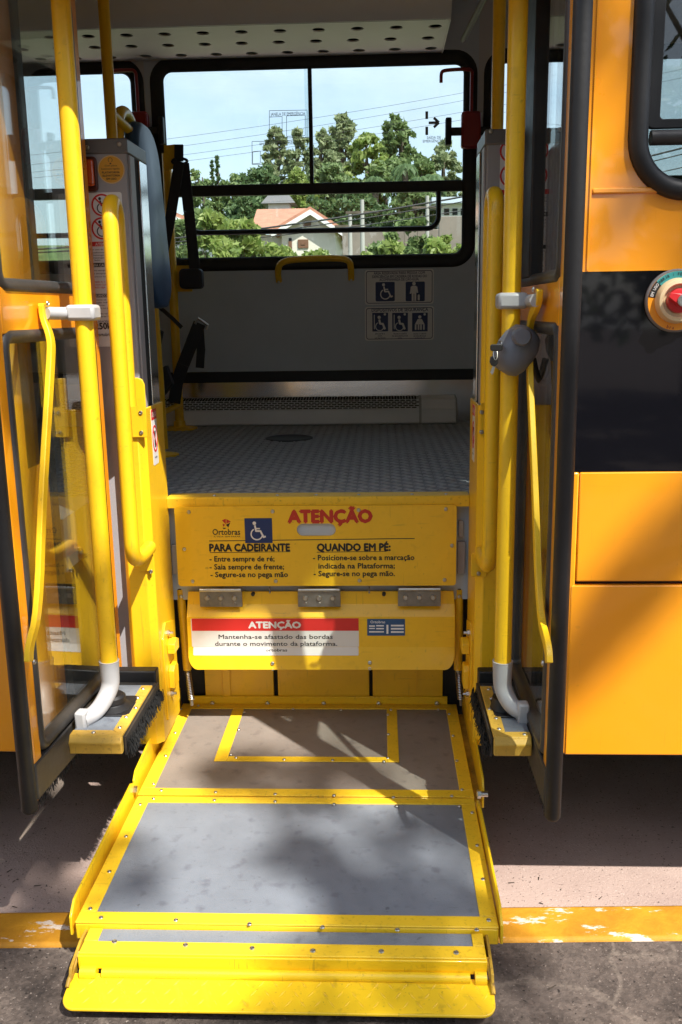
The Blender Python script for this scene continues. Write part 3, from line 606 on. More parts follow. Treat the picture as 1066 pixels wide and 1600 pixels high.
for px, Y in ((168, 1.25), (779, .95)):
    t = aty(px, 100, Y)
    gp = MB().tube([(t[0], Y, ZF), (t[0], Y, ZTOP)], .019, 14).build('grab_pole', YEL, bus)
    MB().lathe((t[0], Y, ZF + .0005), (0, 0, 1), [(.055, 0), (.055, .006), (.024, .012), (.022, .03)], 24).build('pole_flange', YEL, gp)
a = aty(190, 195, 1.35); t = aty(168, 100, 1.25)
MB().tube([(t[0], 1.25, a[2] + .02), (a[0] + .03, 1.5, a[2] - .03)], .016, 12).build('grab_rail', YEL, bus)
# external valve dial
dc = aty(1056, 470, 0); R0 = dc[0] - aty(1007, 470, 0)[0]
dial = MB().lathe((dc[0], 0, dc[2]), (0, -1, 0), [(R0, 0), (R0, .006), (R0 * .96, .009), (R0 * .94, .009), (0, .009)], 56).build('door_valve_dial', GREYD, bus)
MB().lathe((dc[0], -.0085, dc[2]), (0, -1, 0), [(R0 * .935, 0), (R0 * .93, .002), (R0 * .5, .002)], 56).build('dial_rim', ORANGE, dial)
def sector(a0, a1, r0, r1, mt, h):
    n = 18; o_ = [(dc[0] + r1 * math.cos(math.radians(a0 + (a1 - a0) * i / n)), dc[2] + r1 * math.sin(math.radians(a0 + (a1 - a0) * i / n))) for i in range(n + 1)]
    i_ = [(dc[0] + r0 * math.cos(math.radians(a0 + (a1 - a0) * i / n)), dc[2] + r0 * math.sin(math.radians(a0 + (a1 - a0) * i / n))) for i in range(n + 1)]
    mb = MB(); pl = yplane(-.0105)
    for i in range(n): flat(mb, [o_[i], o_[i + 1], i_[i + 1], i_[i]], pl, 0, h)
    return mb.build('dial_print', mt, dial, smooth=False)
sector(60, 138, R0 * .72, R0 * .93, TEAL, .0006); sector(138, 172, R0 * .72, R0 * .93, INK, .0006); sector(-20, 60, R0 * .72, R0 * .93, INK, .0006)
MB().lathe((dc[0], -.0105, dc[2]), (0, -1, 0), [(R0 * .72, 0), (R0 * .71, .010), (R0 * .64, .018), (R0 * .54, .020), (R0 * .505, .017), (R0 * .49, .008), (0, .008)], 56).build('dial_bezel', CREAM, dial)
kb = MB().lathe((dc[0], -.0195, dc[2]), (0, -1, 0), [(R0 * .40, 0), (R0 * .38, .012), (R0 * .28, .014), (0, .014)], 40).build('dial_knob', REDK, dial)
mb = MB(); ang = math.radians(157)
ex, ez = math.cos(ang), math.sin(ang); nx_, nz_ = -ez, ex
pts = [(dc[0] + ex * R0 * .47 + nx_ * .005, dc[2] + ez * R0 * .47 + nz_ * .005), (dc[0] + ex * R0 * .47 - nx_ * .005, dc[2] + ez * R0 * .47 - nz_ * .005), (dc[0] - nx_ * R0 * .2, dc[2] - nz_ * R0 * .2), (dc[0] - ex * R0 * .3 - nx_ * R0 * .1, dc[2] - ez * R0 * .3), (dc[0] - ex * R0 * .3 + nx_ * R0 * .1, dc[2] - ez * R0 * .3 + .003), (dc[0] + nx_ * R0 * .2, dc[2] + nz_ * R0 * .2)]
mb.prismY(pts, -.052, -.032); mb.build('dial_pointer', REDK, dial, bevel=.004)
MB().lathe((dc[0], -.0515, dc[2]), (0, -1, 0), [(R0 * .19, 0), (R0 * .19, .003), (R0 * .15, .0035), (R0 * .15, .001), (0, .001)], 24).build('dial_screw', STEEL, dial)
def arctext(body, a0, a1, r, hgt, mt, h=.0013, flip=False):
    for i, ch in enumerate(body):
        if ch == ' ': continue
        t = math.radians(a0 + (a1 - a0) * i / (len(body) - 1)); u = (math.sin(t), 0, -math.cos(t)); v = (math.cos(t), 0, math.sin(t))
        if flip: u = tuple(-k for k in u); v = tuple(-k for k in v)
        pl = Plane((dc[0] + r * math.cos(t), -.0105, dc[2] + r * math.sin(t)), u, v); vs, fs = txtmesh(ch, .02); wv = (vs[:, 0].max() - vs[:, 0].min()) * hgt / .73
        lettering([(ch, -wv / 2, wv / 2, 0, hgt, .02)], pl, mt, dial, h, 'dial_letter')
arctext('EM USO', 168, 143, R0 * .79, R0 * .09, WHITE); arctext('ABRIR / FECHAR', 135, 63, R0 * .79, R0 * .09, INK)
arctext('bra', 252, 264, R0 * .90, R0 * .10, REDDK, .0028, True)

# ------------------------------------------------------------------ doors
def door(F0, B0, nsgn, lab, Pole, elbow_end, bar, clampz, px_black=False):
    F0 = np.array(F0, float); B0 = np.array(B0, float); d = nrm(B0 - F0); L = np.linalg.norm(B0 - F0); n_ = np.array((-d[1], d[0])) * nsgn
    if n_[0] * nsgn > 0 and nsgn > 0: pass
    def W(s, t, z): q = F0 + d * s + n_ * t; return (q[0], q[1], z)
    def lbox(mb, s0, s1, t0, t1, z0, z1):
        return mb.loft([[W(s0, t0, z0), W(s1, t0, z0), W(s1, t1, z0), W(s0, t1, z0)], [W(s0, t0, z1), W(s1, t0, z1), W(s1, t1, z1), W(s0, t1, z1)]])
    ZT = 2.205; mb = MB()
    lbox(mb, .012, .052, -.014, .014, .30, ZT); lbox(mb, L - .045, L, -.014, .014, .30, ZT)
    lbox(mb, .052, L - .045, -.0139, .0139, 1.362, 1.462); lbox(mb, .052, L - .045, -.0139, .0139, 2.15, ZT)
    dr = mb.build('door', AMBER, bus, bevel=.004); dr['label'] = lab
    if px_black: mb = MB(); lbox(mb, L - .215, L + .03, -.019, .019, 1.47, ZT); mb.build('rear_stile', BLK, dr, bevel=.005)
    mb = MB(); lbox(mb, .008, L - .02, -.018, .018, .305, .395); mb.build('bottom_rail', BLKW, dr, bevel=.004)
    mb = MB()
    for z0, z1 in ((.40, 1.37), (1.452, 2.17)):
        for a, b in ((z0, z1),):
            P = rrect(.058, L - .05, a + .012, b - .012, .03, 5); rings = []; N = len(P); cx = L / 2; cz = (a + b) / 2
            for i in range(N):
                tx = P[(i + 1) % N][0] - P[i - 1][0]; tz = P[(i + 1) % N][1] - P[i - 1][1]; l_ = math.hypot(tx, tz); ox, oz = tz / l_, -tx / l_
                if ox * (P[i][0] - cx) + oz * (P[i][1] - cz) < 0: ox, oz = -ox, -oz
                rings.append([W(P[i][0] + ox * .017 * math.cos(q), .021 * math.sin(q), P[i][1] + oz * .017 * math.cos(q)) for q in [2 * math.pi * k / 10 for k in range(10)]])
            rings.append(rings[0]); mb.loft(rings, cap=False); mb.build('window_gasket', BLKW, dr, angle=60); mb = MB()
            g = MB(); lbox(g, .06, L - .052, -.0025, .0025, a + .008, b - .008); g.build('pane', DGLASS, dr)
    # rubber edge seal
    MB().tube([W(-.004, 0, .283), W(-.004, 0, .29), W(-.004, 0, ZT)], [.014, .0185, .0185], 16).build('edge_seal', BLK, dr)
    mb = MB(); lbox(mb, .004, .014, -.012, .012, .29, ZT); mb.build('seal_carrier', BLK, dr)
    # brush under the rail
    mb = MB(); s = .02
    while s < L - .03:
        for t in (-.008, 0, .008):
            a = np.array(W(s + random.uniform(-.002, .002), t, .306)); b = a + np.array((random.uniform(-.006, .006), random.uniform(-.006, .006), -.026 - random.uniform(0, .008)))
            mb.tube([a, b], [.0011, .0006], 3)
        s += .0035
    mb.build('brush', BRIST, dr, smooth=False, kind='stuff')
    # driving pole with elbow foot and clamp
    px, py, pz = Pole
    po = MB().tube([(px, py, pz), (px, py, 2.215)], .0215, 20).build('door_pole', YEL, dr)
    e = np.array(elbow_end, float)
    pth = smoothpath([(px, py, pz + .055), (px, py, pz + .03), (px, py, pz - .02), (px + (e[0] - px) * .45, py + (e[1] - py) * .5, e[2] + .006), (e[0], e[1], e[2])], it=3)
    nn = len(pth); MB().tube(pth, [.0262 - .007 * (i / (nn - 1)) for i in range(nn)], 18).build('elbow_bracket', PLAS, dr)
    q = MB(); out = np.array((n_[0], n_[1], 0)); tang = np.array((d[0], d[1], 0)); c = e
    q.loft([[c + tang * sx * .017 + np.array((0, 0, sz * .028)) + out * o for sx, sz in ((-1, -1), (1, -1), (1, 1), (-1, 1))] for o in (-.014, .014)]); q.build('bracket_foot', PLAS, dr, bevel=.006)
    put('bolt', SCR, c + out * .0145 + np.array((0, 0, -.012)), out, dr)
    # clamp on the pole
    sg = 1 if px > 0 else -1
    cl = MB().box(px - .034, px + .034, py - .031, py + .031, clampz - .0185, clampz + .0185).build('pole_clamp', PLAS, dr, bevel=.008)
    bt = np.array(bar[1], float)
    MB().tube(smoothpath([(px + sg * .028, py - .012, clampz), (px + sg * .042, py - .02, clampz - .001), (bt[0] - sg * .006, bt[1], clampz)]), [.017, .0145, .012, .0115, .011, .012, .0145, .0165][:8] if False else .0145, 12).build('clamp_arm', PLAS, dr)
    gb = smoothpath(bar, it=2)
    MB().tube(gb, 0, flat=(.0065, .0125), up=(0, 1, 0)).build('grab_bar', YEL, dr, bevel=.003)
    for k in (0, -1):
        c = np.array(bar[k], float); put('bolt', SCR, c + out * .0125 , out, dr)
    return dr, W, L
XBR, XBL = .348, -.752
barR = [atx(*p, XBR) for p in ((843, 452), (842, 472), (829, 497), (826, 545), (836, 760), (843, 960), (857, 1012), (858, 1036))]
barL = [atx(*p, XBL - (.02 if p[1] < 500 or p[1] > 990 else 0)) for p in ((66, 474), (68, 498), (80, 528), (80, 560), (66, 780), (60, 960), (46, 1008), (45, 1034))]
doorR, WR_, LR = door((.380, -.168), (.378, .46), 1, 'right-hand open door leaf with the key switch on its pole', (.306, .15, .475), (.352, .10, .412), barR, aty(810, 470, .15)[2], True)
doorL, WL_, LL = door((-.812, -.158), (-.772, .45), -1, 'left-hand open door leaf', (-.701, .15, .475), (-.752, .06, .405), barL, aty(106, 489, .15)[2])
# key switch box on the right pole
kc = aty(806, 548, .125)
kb_ = MB(); ax = nrm((-.55, -.05, -.83)); u = nrm(np.cross(ax, (0, -1, 0))); v = np.cross(ax, u); rings = []
for h, a, b in ((-.058, .018, .02), (-.05, .034, .032), (-.025, .045, .042), (.0, .047, .046), (.03, .043, .045), (.048, .034, .036), (.056, .018, .02)):
    rings.append([kc + ax * h + u * a * math.cos(t) + v * b * math.sin(t) for t in [2 * math.pi * k / 20 for k in range(20)]])
kb_.loft(rings); ks = kb_.build('key_switch', PLASD, doorR, angle=50)
bc = aty(816, 526, .07); MB().lathe(bc + np.array((0, .03, 0)), (0, -1, 0), [(.021, 0), (.021, .035), (.017, .042), (0, .043)], 24).build('switch_button', PLASD, doorR)
lc = aty(790, 541, .10); MB().lathe(lc + np.array((.012, .02, 0)), (-1, -.35, .05), [(.013, 0), (.013, .022), (.011, .026), (.004, .026), (.004, .022), (0, .022)], 20).build('lock_barrel', STEEL, doorR)
MB().tube(smoothpath([aty(833, 560, .16), aty(838, 585, .16), aty(846, 600, .17), aty(856, 596, .18), aty(866, 570, .19)]), .0075, 10).build('switch_cable', BLK, doorR)
keys = thing('keys', 'two black-headed keys on a ring hanging from the lock on the right door pole', 'keys', tuple(aty(773, 560, .08)))
a = aty(784, 543, .08); b = aty(768, 546, .08)
MB().tube([lc + np.array((-.008, -.006, 0)), a], .003, 8).build('key_shank', STEEL, keys)
k1 = MB().prismY(rrect(b[0] - .003, a[0] + .002, a[2] - .0075, a[2] + .0075, .005, 4), .075, .081).build('key_head', INK, keys, bevel=.0015)
rc = aty(774, 553, .077); MB().tube([(rc[0] + .011 * math.sin(t) * .4, .074 + .006 * math.cos(t), rc[2] + .013 * math.cos(t)) for t in np.linspace(0, 6.28, 18, endpoint=False)], .0009, 6, closed=True).build('key_ring', STEEL, keys)
c = aty(772, 564, .076); MB().prismY([(c[0] + x, c[2] + z) for x, z in ((-.008, .010), (.006, .012), (.010, .006), (.009, -.006), (.002, -.013), (-.006, -.010), (-.010, -.002))], .073, .079).build('key_head', INK, keys, bevel=.0015)
c2 = aty(769, 583, .076); MB().prismY([(c[0] - .003, c[2] - .012), (c[0] + .003, c[2] - .012), (c2[0] + .003, c2[2]), (c2[0], c2[2] - .004), (c2[0] - .004, c2[2] + .002)], .0755, .0775).build('key_blade', STEEL, keys)

# ------------------------------------------------------------------ step wings either side of the lift
ZS = .392
def step(x_in, x_out, lab):
    sg = 1 if x_out > x_in else -1; y0, y1 = -.004, .345
    st = MB().box(x_in, x_out, y0 + .012, y1, zsk + .004, ZS - .003).build('step', BLKW, bus, bevel=.003); st['label'] = lab
    MB().box(x_in + sg * .004, x_out, y0 + .02, y1 - .03, ZS - .003, ZS).build('step_mat', DECK, st)
    MB().prism([(0, 0), (abs(x_out - x_in), 0), (abs(x_out - x_in), .032), (.032, .032)], lambda a, b: (x_in + sg * a, y0 + b, ZS - .0025), lambda a, b: (x_in + sg * a, y0 + b + (.0 if b > 0 else .004), ZS + .004)).build('step_edge', WORN, st, bevel=.0015)
    MB().prismX([(y0 + .001, ZS + .0015), (y0 - .010, ZS - .012), (y0 - .006, ZS - .026), (y0 - .006, zsk - .003), (y0 + .011, zsk - .003), (y0 + .011, ZS - .0026)], x_in, x_out).build('step_nosing', WORN, st, bevel=.003)
    pl_ = [(0, .001), (.031, .033), (.031, .125), (.016, .125), (.016, .20), (.031, .20), (.031, y1 - y0 - .04), (0, y1 - y0 - .04)]
    MB().prism(pl_, lambda a, b: (x_in + sg * a, y0 + b, ZS - .0025), lambda a, b: (x_in + sg * a, y0 + b, ZS + .0041)).build('step_edge', WORN, st, bevel=.0012)
    for a, b in ((.018, .045), (.018, .105), (.008, .16), (.020, .225), (.020, .285), (.075, .016)): put('rivet', RIV, (x_in + sg * a, y0 + b, ZS + .004), (0, 0, 1), st)
    MB().box(x_in - sg * .002, x_in - sg * .007, y0 + .01, y1, zsk - .012, ZS - .004).build('brush_holder', BLKW, st)
    mb = MB(); y = y0 + .008
    while y < y1:
        for _ in range(3):
            a = np.array((x_in - sg * (.006 + random.uniform(0, .012)), y + random.uniform(-.002, .002), zsk + .012 + random.uniform(-.010, .010))); b = a + np.array((-sg * random.uniform(.0, .010), random.uniform(-.004, .004), random.uniform(-.030, -.016)))
            mb.tube([a, b], [.0016, .0007], 3)
        y += .0022
    mb.build('brush', BRIST, st, smooth=False, kind='stuff')
    MB().box(x_in, x_out + sg * .02, y1 + .001, y1 + .04, zsk, ZS + .028).build('step_riser', BLK, st, bevel=.004)
    return st
stL = step(-.634, -.765, 'left step wing with black shaft bearing'); stR = step(.268, .358, 'right step wing')
c = (-.705, .165, ZS); MB().lathe(c, (0, 0, 1), [(.052, .0005), (.05, .006), (.034, .014), (.032, .018), (.035, .02), (.035, .034), (.028, .04), (.0, .04)], 28).build('shaft_bearing', BLK, stL)
MB().prismZ(rrect(-.752, -.652, .11, .235, .012, 4), ZS + .0002, ZS + .005).build('bearing_plate', BLK, stL, bevel=.002)
MB().prismZ(rrect(.284, .350, .11, .225, .012, 4), ZS + .0002, ZS + .005).build('bearing_plate', BLK, stR, bevel=.002)
MB().lathe((.312, .165, ZS + .005), (0, 0, 1), [(.034, 0), (.03, .012), (.028, .03), (0, .03)], 24).build('shaft_bearing', BLK, stR)

# ================================================================== WHEELCHAIR LIFT
lift = thing('wheelchair_lift', 'yellow wheelchair lift lowered from the bus doorway with grey deck', 'wheelchair lift', (-.213, .25, 0))
LX0, LX1 = -.676, .250; ZD = .100
def strip(parent, name, x0, x1, y0, y1, z0, z1, mt, bev=.0015): return MB().box(x0, x1, y0, y1, z0, z1).build(name, mt, parent, bevel=bev)
YB, YM0, YM1, YFr = .838, .236, .226, -.306
rear = MB().box(LX0, LX1, YM0, YB, ZD - .04, ZD - .002).build('rear_platform', YELP, lift, bevel=.003)
front = MB().box(LX0 + .002, LX1 - .002, YFr, YM1, ZD - .04, ZD - .002).build('front_platform', YELP, lift, bevel=.003)
def decked(par, x0, x1, y0, y1, tw, backtw, dk=DECK):
    strip(par, 'deck_mat', x0 + tw - .002, x1 - tw + .002, y0 + tw - .002, y1 - backtw + .002, ZD - .0019, ZD, dk, 0)
    for a, b, c, d_ in ((x0, x1, y0, y0 + tw), (x0, x1, y1 - backtw, y1), (x0, x0 + tw, y0 + tw + .0005, y1 - backtw - .0005), (x1 - tw, x1, y0 + tw + .0005, y1 - backtw - .0005)):
        strip(par, 'trim_strip', a, b, c, d_, ZD - .0018, ZD + .0032, YELT)
decked(rear, LX0, LX1, YM0, YB, .037, .037, DECKB); decked(front, LX0 + .002, LX1 - .002, YFr, YM1, .037, .028)
# the marked standing field
for a in ((-.499, -.461, .432, .8005), (.016, .050, .432, .8005), (-.4605, .0155, .432, .462)): strip(rear, 'marking_strip', a[0], a[1], a[2], a[3], ZD + .0002, ZD + .0034, YELT)
rv = []
for px in ((143, 1420), (165, 1404)): pass
RVF = [(141, 1420), (171, 1362), (197, 1307), (219, 1257), (158, 1434), (275, 1438), (390, 1444), (504, 1449), (621, 1453), (745, 1453), (764, 1438), (755, 1374), (746, 1321), (738, 1270), (240, 1248), (335, 1250.5), (430, 1252.5), (522, 1257), (620, 1259.5), (718, 1260)]
for p in RVF: put('rivet', RIV, atz(*p, ZD + .003), (0, 0, 1), front)
RVR = [(240, 1225), (259, 1181), (274, 1145), (283, 1108), (252, 1235), (337, 1238), (430, 1241), (522, 1243), (615, 1246), (706, 1244), (722, 1234), (714, 1189), (708, 1150), (702, 1116), (310, 1103), (458, 1108), (533, 1109.5), (611, 1109.5), (685, 1109)]
for p in RVR: put('rivet', RIV, atz(*p, ZD + .003), (0, 0, 1), rear)
for p in ((382, 1113), (373, 1140), (361, 1179), (369, 1184), (444, 1187), (520, 1188), (600, 1190), (606, 1184.5), (607, 1147.5), (606, 1117)): put('rivet', RIV, atz(*p, ZD + .0032), (0, 0, 1), rear)
# back angle of the platform with its bolts
MB().prismX([(YB + .001, ZD - .03), (YB + .001, ZD + .028), (YB + .006, ZD + .03), (YB + .006, ZD - .03)], LX0 + .03, LX1 - .03).build('back_angle', YELP, rear, bevel=.001)
for x in (332, 418, 506, 592, 683): put('bolt', BOLT, aty(x, 1099, YB), (0, -1, 0), rear)
# side flanges
def flange(par, x, pts, t=.006, name='side_flange'):
    return MB().prismX(pts, x - t / 2, x + t / 2).build(name, YELP, par, bevel=.0015)
flange(rear, LX0 - .012, [(.85, ZD - .03), (.85, ZD + .055), (.80, ZD + .075), (.40, ZD + .068), (.27, ZD + .058), (.245, ZD + .04), (.245, ZD - .03)])
flange(front, LX0 - .010, [(.24, ZD - .035), (.24, ZD + .035), (.21, ZD + .05), (.02, ZD + .044), (-.27, ZD + .034), (-.30, ZD + .01), (-.30, ZD - .035)])
flange(rear, LX1 + .0235, [(.85, ZD - .03), (.85, ZD + .05), (.80, ZD + .075), (.40, ZD + .068), (.25, ZD + .055), (.235, ZD + .03), (.235, ZD - .03)])
flange(front, LX1 + .004, [(.19, ZD - .035), (.19, ZD + .02), (.13, ZD + .035), (-.08, ZD + .036), (-.27, ZD + .034), (-.31, ZD + .01), (-.31, ZD - .035)])
MB().box(LX1 + .0005, LX1 + .026, .24, .80, ZD - .03, ZD - .016).build('side_channel', mat('worn_yellow', (.55, .33, .03), .55, var=.55, vscale=16, dirt=.9), rear)
for x, y, s_ in ((LX0 - .012, .225, 1), (LX1 + .020, .218, -1)):
    MB().cyl((x - .012, y, ZD + .022), (x + .014, y, ZD + .022), .008, 12).build('hinge_pin', STEEL, front)
    MB().lathe((x + s_ * .005, y, ZD + .022), (s_, 0, 0), [(.012, 0), (.012, .009), (.009, .011), (0, .011)], 6).build('hinge_nut', STEEL, front)
# front strip, hinge tube and roll-stop flap
f2 = MB().box(-.642, .214, -.392, YFr - .0015, .055, .086).build('front_strip', YELP, lift, bevel=.002)
strip(f2, 'deck_mat', -.612, .188, -.349, YFr - .002, .0858, .0878, DECK, 0)
strip(f2, 'trim_strip', -.640, .212, -.388, -.3495, .0858, .0905, YELT); strip(f2, 'trim_strip', -.641, -.6125, -.349, YFr - .002, .0858, .0905, YELT); strip(f2, 'trim_strip', .1885, .213, -.349, YFr - .002, .0858, .0905, YELT)
for p in ((179, 1472), (290, 1477), (394, 1482), (489, 1486), (596, 1487), (713, 1489)): put('rivet', SCR, atz(*p, .0905), (0, 0, 1), f2)
MB().tube([(-.588, -.401, .054), (.178, -.401, .054)], .0105, 14).build('hinge_tube', YELP, f2)
for x0, x1 in ((-.634, -.600), (.188, .212)): MB().tube([(x0, -.401, .054), (x1, -.401, .054)], .0135, 14).build('hinge_tube', YELP, f2)
for x in (-.650, .222): MB().prismX([(-.30, .045), (-.30, .085), (-.345, .088), (-.415, .075), (-.425, .05), (-.40, .042)], x - .003, x + .003).build('hinge_cheek', MATS['worn_yellow'], f2, bevel=.001)
lip_top = lambda y: .034 + (y + .475) / .065 * .022 if y < -.41 else .056
poly = [(-.650, -.398), (-.655, -.44)] + [(-.655 + .028 - .028 * math.cos(t), -.452 - .028 * math.sin(t)) for t in np.linspace(0, math.pi / 2, 8)] + [(.224 - .028 + .028 * math.sin(t), -.452 - .028 * math.cos(t)) for t in np.linspace(0, math.pi / 2, 8)] + [(.224, -.44), (.226, -.398)]
flap = MB().prism(poly, lambda x, y: (x, y, .050 + (y + .40) * .22 - .006), lambda x, y: (x, y, .050 + (y + .40) * .22)).build('roll_stop_flap', YELP, lift, bevel=.0018)
mb = MB(); i = 0
for k in range(30):
    for j in range(3):
        x = -.635 + k * .0295 + (j % 2) * .0148; y = -.418 - j * .021
        if x < -.645 or x > .212: continue
        a = .85 if (k + j) % 2 else -.85; l = .0115; d = np.array((math.cos(a), math.sin(a), math.sin(a) * .22)); e = np.array((-d[1], d[0], d[0] * .22)); c = np.array((x, y, .050 + (y + .40) * .22 - .0004))
        mb.loft([[c - d * l, c - e * .0022, c + d * l, c + e * .0022], [c - d * l * .8 + (0, 0, .0013), c - e * .0008 + (0, 0, .0016), c + d * l * .8 + (0, 0, .0013), c + e * .0008 + (0, 0, .0016)]])
mb.build('tread_pattern', YELP, flap, smooth=False, kind='stuff')
for x in (-.640, .210): MB().tube([(x - math.copysign(.006, -x), -.37, .078), (x - math.copysign(.012, -x), -.425, .052), (x - math.copysign(.012, -x), -.436, .046)], .0045, 8).build('flap_link', MATS['worn_yellow'], flap)
MB().box(-.60, -.55, -.26, -.20, .0005, .0595).box(.13, .18, -.26, -.20, .0005, .0595).build('support_foot', BLK, front)

# --- posts
def post(xi, sg, lab):      # xi inner face, sg=+1 inner face looks towards +X
    y0, y1 = .442, .672; xo = xi - sg * .083
    prof = [(xo, y0 + .012), (xo + sg * .012, y0), (xi - sg * .020, y0), (xi, y0 + .020), (xi, y1), (xi - sg * .006, y1), (xi - sg * .006, y0 + .024), (xi - sg * .022, y0 + .006), (xo + sg * .014, y0 + .006), (xo + sg * .006, y0 + .014), (xo + sg * .006, y1 - .04), (xo, y1 - .04)]
    po = MB().prismZ(prof, .15, 1.145).build('post', YEL, lift, bevel=.002); po['label'] = lab
    return po, y0, y1, xo
postL, PY0, PY1, xoL = post(-.648, 1, 'left yellow lift post'); postR, _, _, xoR = post(.266, -1, 'right yellow lift post')
# hand warning stickers on the posts' inner faces
for po, x, sg in ((postL, -.648, 1), (postR, .266, -1)):
    u = (0, sg, 0); pl = Plane((x, .55 if sg > 0 else .565, 1.06), u, (0, 0, 1))
    s_ = MB(); flat(s_, rrect(-.030, .030, -.085, .075, .004, 3), pl, 0, .0008); st = s_.build('hand_sticker', WHITE, po)
    s_ = MB(); flat(s_, rrect(-.030, .030, .045, .075, .003, 3), pl, .0008, .0013); s_.build('sticker_header', RED, st)
    lettering([('ATENÇÃO', -.024, .024, .053, .013, .03)], pl, WHITE, st, .0017)
    s_ = MB(); stroke(s_, [(.025 * math.cos(t), -.01 + .036 * math.sin(t)) for t in np.linspace(0, 6.2832, 25)], .006, pl, .0008, .0012, False); stroke(s_, [(-.016, .016), (.016, -.036)], .006, pl, .0008, .0016, False); s_.build('prohibition_ring', RED, st)
    s_ = MB(); stroke(s_, [(0, -.035), (0, -.012)], .012, pl, .0008, .0011); [stroke(s_, [(0, -.012), (dx, .012)], .004, pl, .0008, .0012 + 3e-5 * k) for k, dx in enumerate((-.011, -.004, .004, .011))]; s_.build('hand_symbol', INK, st)
    lettering([('ortobras', -.014, .014, -.066, .006, .02)], pl, INK, st, .0012)
# handrails and their plates
def rail(pts_front, top_y, mount, plate, sg, lab):
    hr = MB().tube(smoothpath(pts_front, it=3), .0205, 18).build('handrail', YEL, lift); hr['label'] = lab
    return hr
def handrail(xf, xb, ztop, zbot, zback, sg, po, lab, yf=.265, yb=.375):
    ytop = (yf + yb) / 2; rad = (yb - yf) / 2
    P = [(xf, PY0 + .002, zbot), (xf, PY0 - .06, zbot - .004), (xf, yf + .03, zbot), (xf, yf, zbot + .035), (xf, yf, zbot + .08), (xf, yf, (zbot + ztop) / 2), (xf, yf, ztop - rad)]
    arc = [(xf + (xb - xf) * (1 - math.cos(t)) / 2, ytop - rad * math.cos(t), ztop - rad + rad * math.sin(t)) for t in np.linspace(.15, math.pi - .15, 13)]
    head = smoothpath(P[:5], it=2) + [np.array(q) for q in P[5:]]
    tail = [(xb, yb, ztop - rad), (xb, yb, zback)]
    hr = MB().tube(head + [np.array(q) for q in arc] + [np.array(q) for q in tail], .0198, 18).build('handrail', YEL, lift); hr['label'] = lab
    return hr
hrL = handrail(-.655, -.668, 1.672, .755, 1.16, 1, postL, 'left yellow looped handrail of the lift')
hrR = handrail(.281, .282, 1.672, .735, 1.16, -1, postR, 'right yellow looped handrail of the lift')
for hr, pxs, xs, s_ in ((hrL, ((220, 645), (221, 676)), (208, 226), 1), (hrR, ((753, 644), (752.5, 675)), (750, 764), -1)):
    a = aty(xs[0], 683, PY0); b = aty(xs[1], 590, PY0)
    pm = [(a[0], a[2]), (b[0], a[2]), (b[0], b[2] - .018), (b[0] - .006, b[2] - .004), (b[0] - .018, b[2]), (a[0], b[2])] if s_ > 0 else [(a[0], a[2]), (b[0], a[2]), (b[0], b[2]), (a[0] + .018, b[2]), (a[0] + .006, b[2] - .004), (a[0], b[2] - .018)]
    MB().prismY(pm, PY0 - .008, PY0 - .0005).build('mount_plate', YEL, hr, bevel=.0015)
    for p in pxs: put('bolt', SCR, aty(*p, PY0 - .008), (0, -1, 0), hr)
for hr, pts in ((hrL, ((214.5, 864), (234.5, 864), (236, 893))), (hrR, ((749, 868), (748, 896)))):
    c = np.mean([aty(*p, PY0) for p in pts], axis=0)
    MB().prismY(rrect(c[0] - .022, c[0] + .022, c[2] - .034, c[2] + .034, .004, 3), PY0 - .006, PY0 - .0005).build('mount_plate', YEL, hr, bevel=.0015)
    for p in pts: put('bolt', SCR, aty(*p, PY0 - .006), (0, -1, 0), hr)
# small lock bracket on the posts beside the lower panel
for x, sg, pxs in ((-.648, 1, ((264, 956), (268, 1036))), (.266, -1, ((727, 961), (727, 1044)))):
    po = postL if sg > 0 else postR
    br = MB().prismX([(.50, .20), (.49, .46), (.53, .50), (.64, .47), (.66, .20)], x, x + sg * .005).build('guide_bracket', YEL, po, bevel=.001)
    MB().prismX([(.53, .40), (.53, .43), (.555, .445), (.59, .43), (.59, .40)], x + sg * .0051, x + sg * .028).build('guide_block', YEL, po, bevel=.002)
    MB().prismX([(.53, .29), (.53, .345), (.545, .36), (.575, .36), (.59, .345), (.59, .29)], x + sg * .0051, x + sg * .022).build('guide_block', YEL, po, bevel=.002)
    for z in (.462, .268): MB().lathe((x + sg * .005, .545, z), (sg, 0, 0), [(.010, 0), (.010, .007), (.005, .008), (.005, .017), (0, .017)], 6).build('guide_bolt', STEEL, po)

# --- mast cabinets
CYF = .478
def cabinet(x0, x1, lab, inner):
    c = MB().box(x0, x1, CYF, .665, .28, 1.815).build('mast_cabinet', GREY, lift, bevel=.004); c['label'] = lab
    cap = MB().prism([(x0 - .006, CYF - .006), (x1 + .006, CYF - .006), (x1 + .006, .675), (x0 - .006, .675)], lambda x, y: (x, y, 1.812), lambda x, y: (x, y, 1.850)).build('cabinet_cap', GREYD, c, bevel=.004)
    sg = 1 if inner == x1 else -1
    MB().box(inner, inner + sg * .006, .492, .540, .3, 1.811).build('guide_rail', GREY, c, bevel=.002)
    MB().box(inner, inner + sg * .003, .543, .58, .3, 1.811).build('chain_slot', DARK, c)
    MB().box(inner, inner + sg * .008, .582, .664, .3, 1.811).build('guide_rail', ALU, c, bevel=.002)
    return c
cabL = cabinet(-.800, -.662, 'left grey mast cabinet with orange lamp and round yellow sticker', -.662)
cabR = cabinet(.280, .436, 'right grey mast cabinet of the lift', .280)
for p, c in (((136.5, 230.5), cabL), ((186.5, 225.5), cabL), ((767, 205), cabR), ((858, 203.5), cabR)): put('bolt', SCR, aty(*p, CYF - .006), (0, -1, 0), c)
P = yplane(CYF)
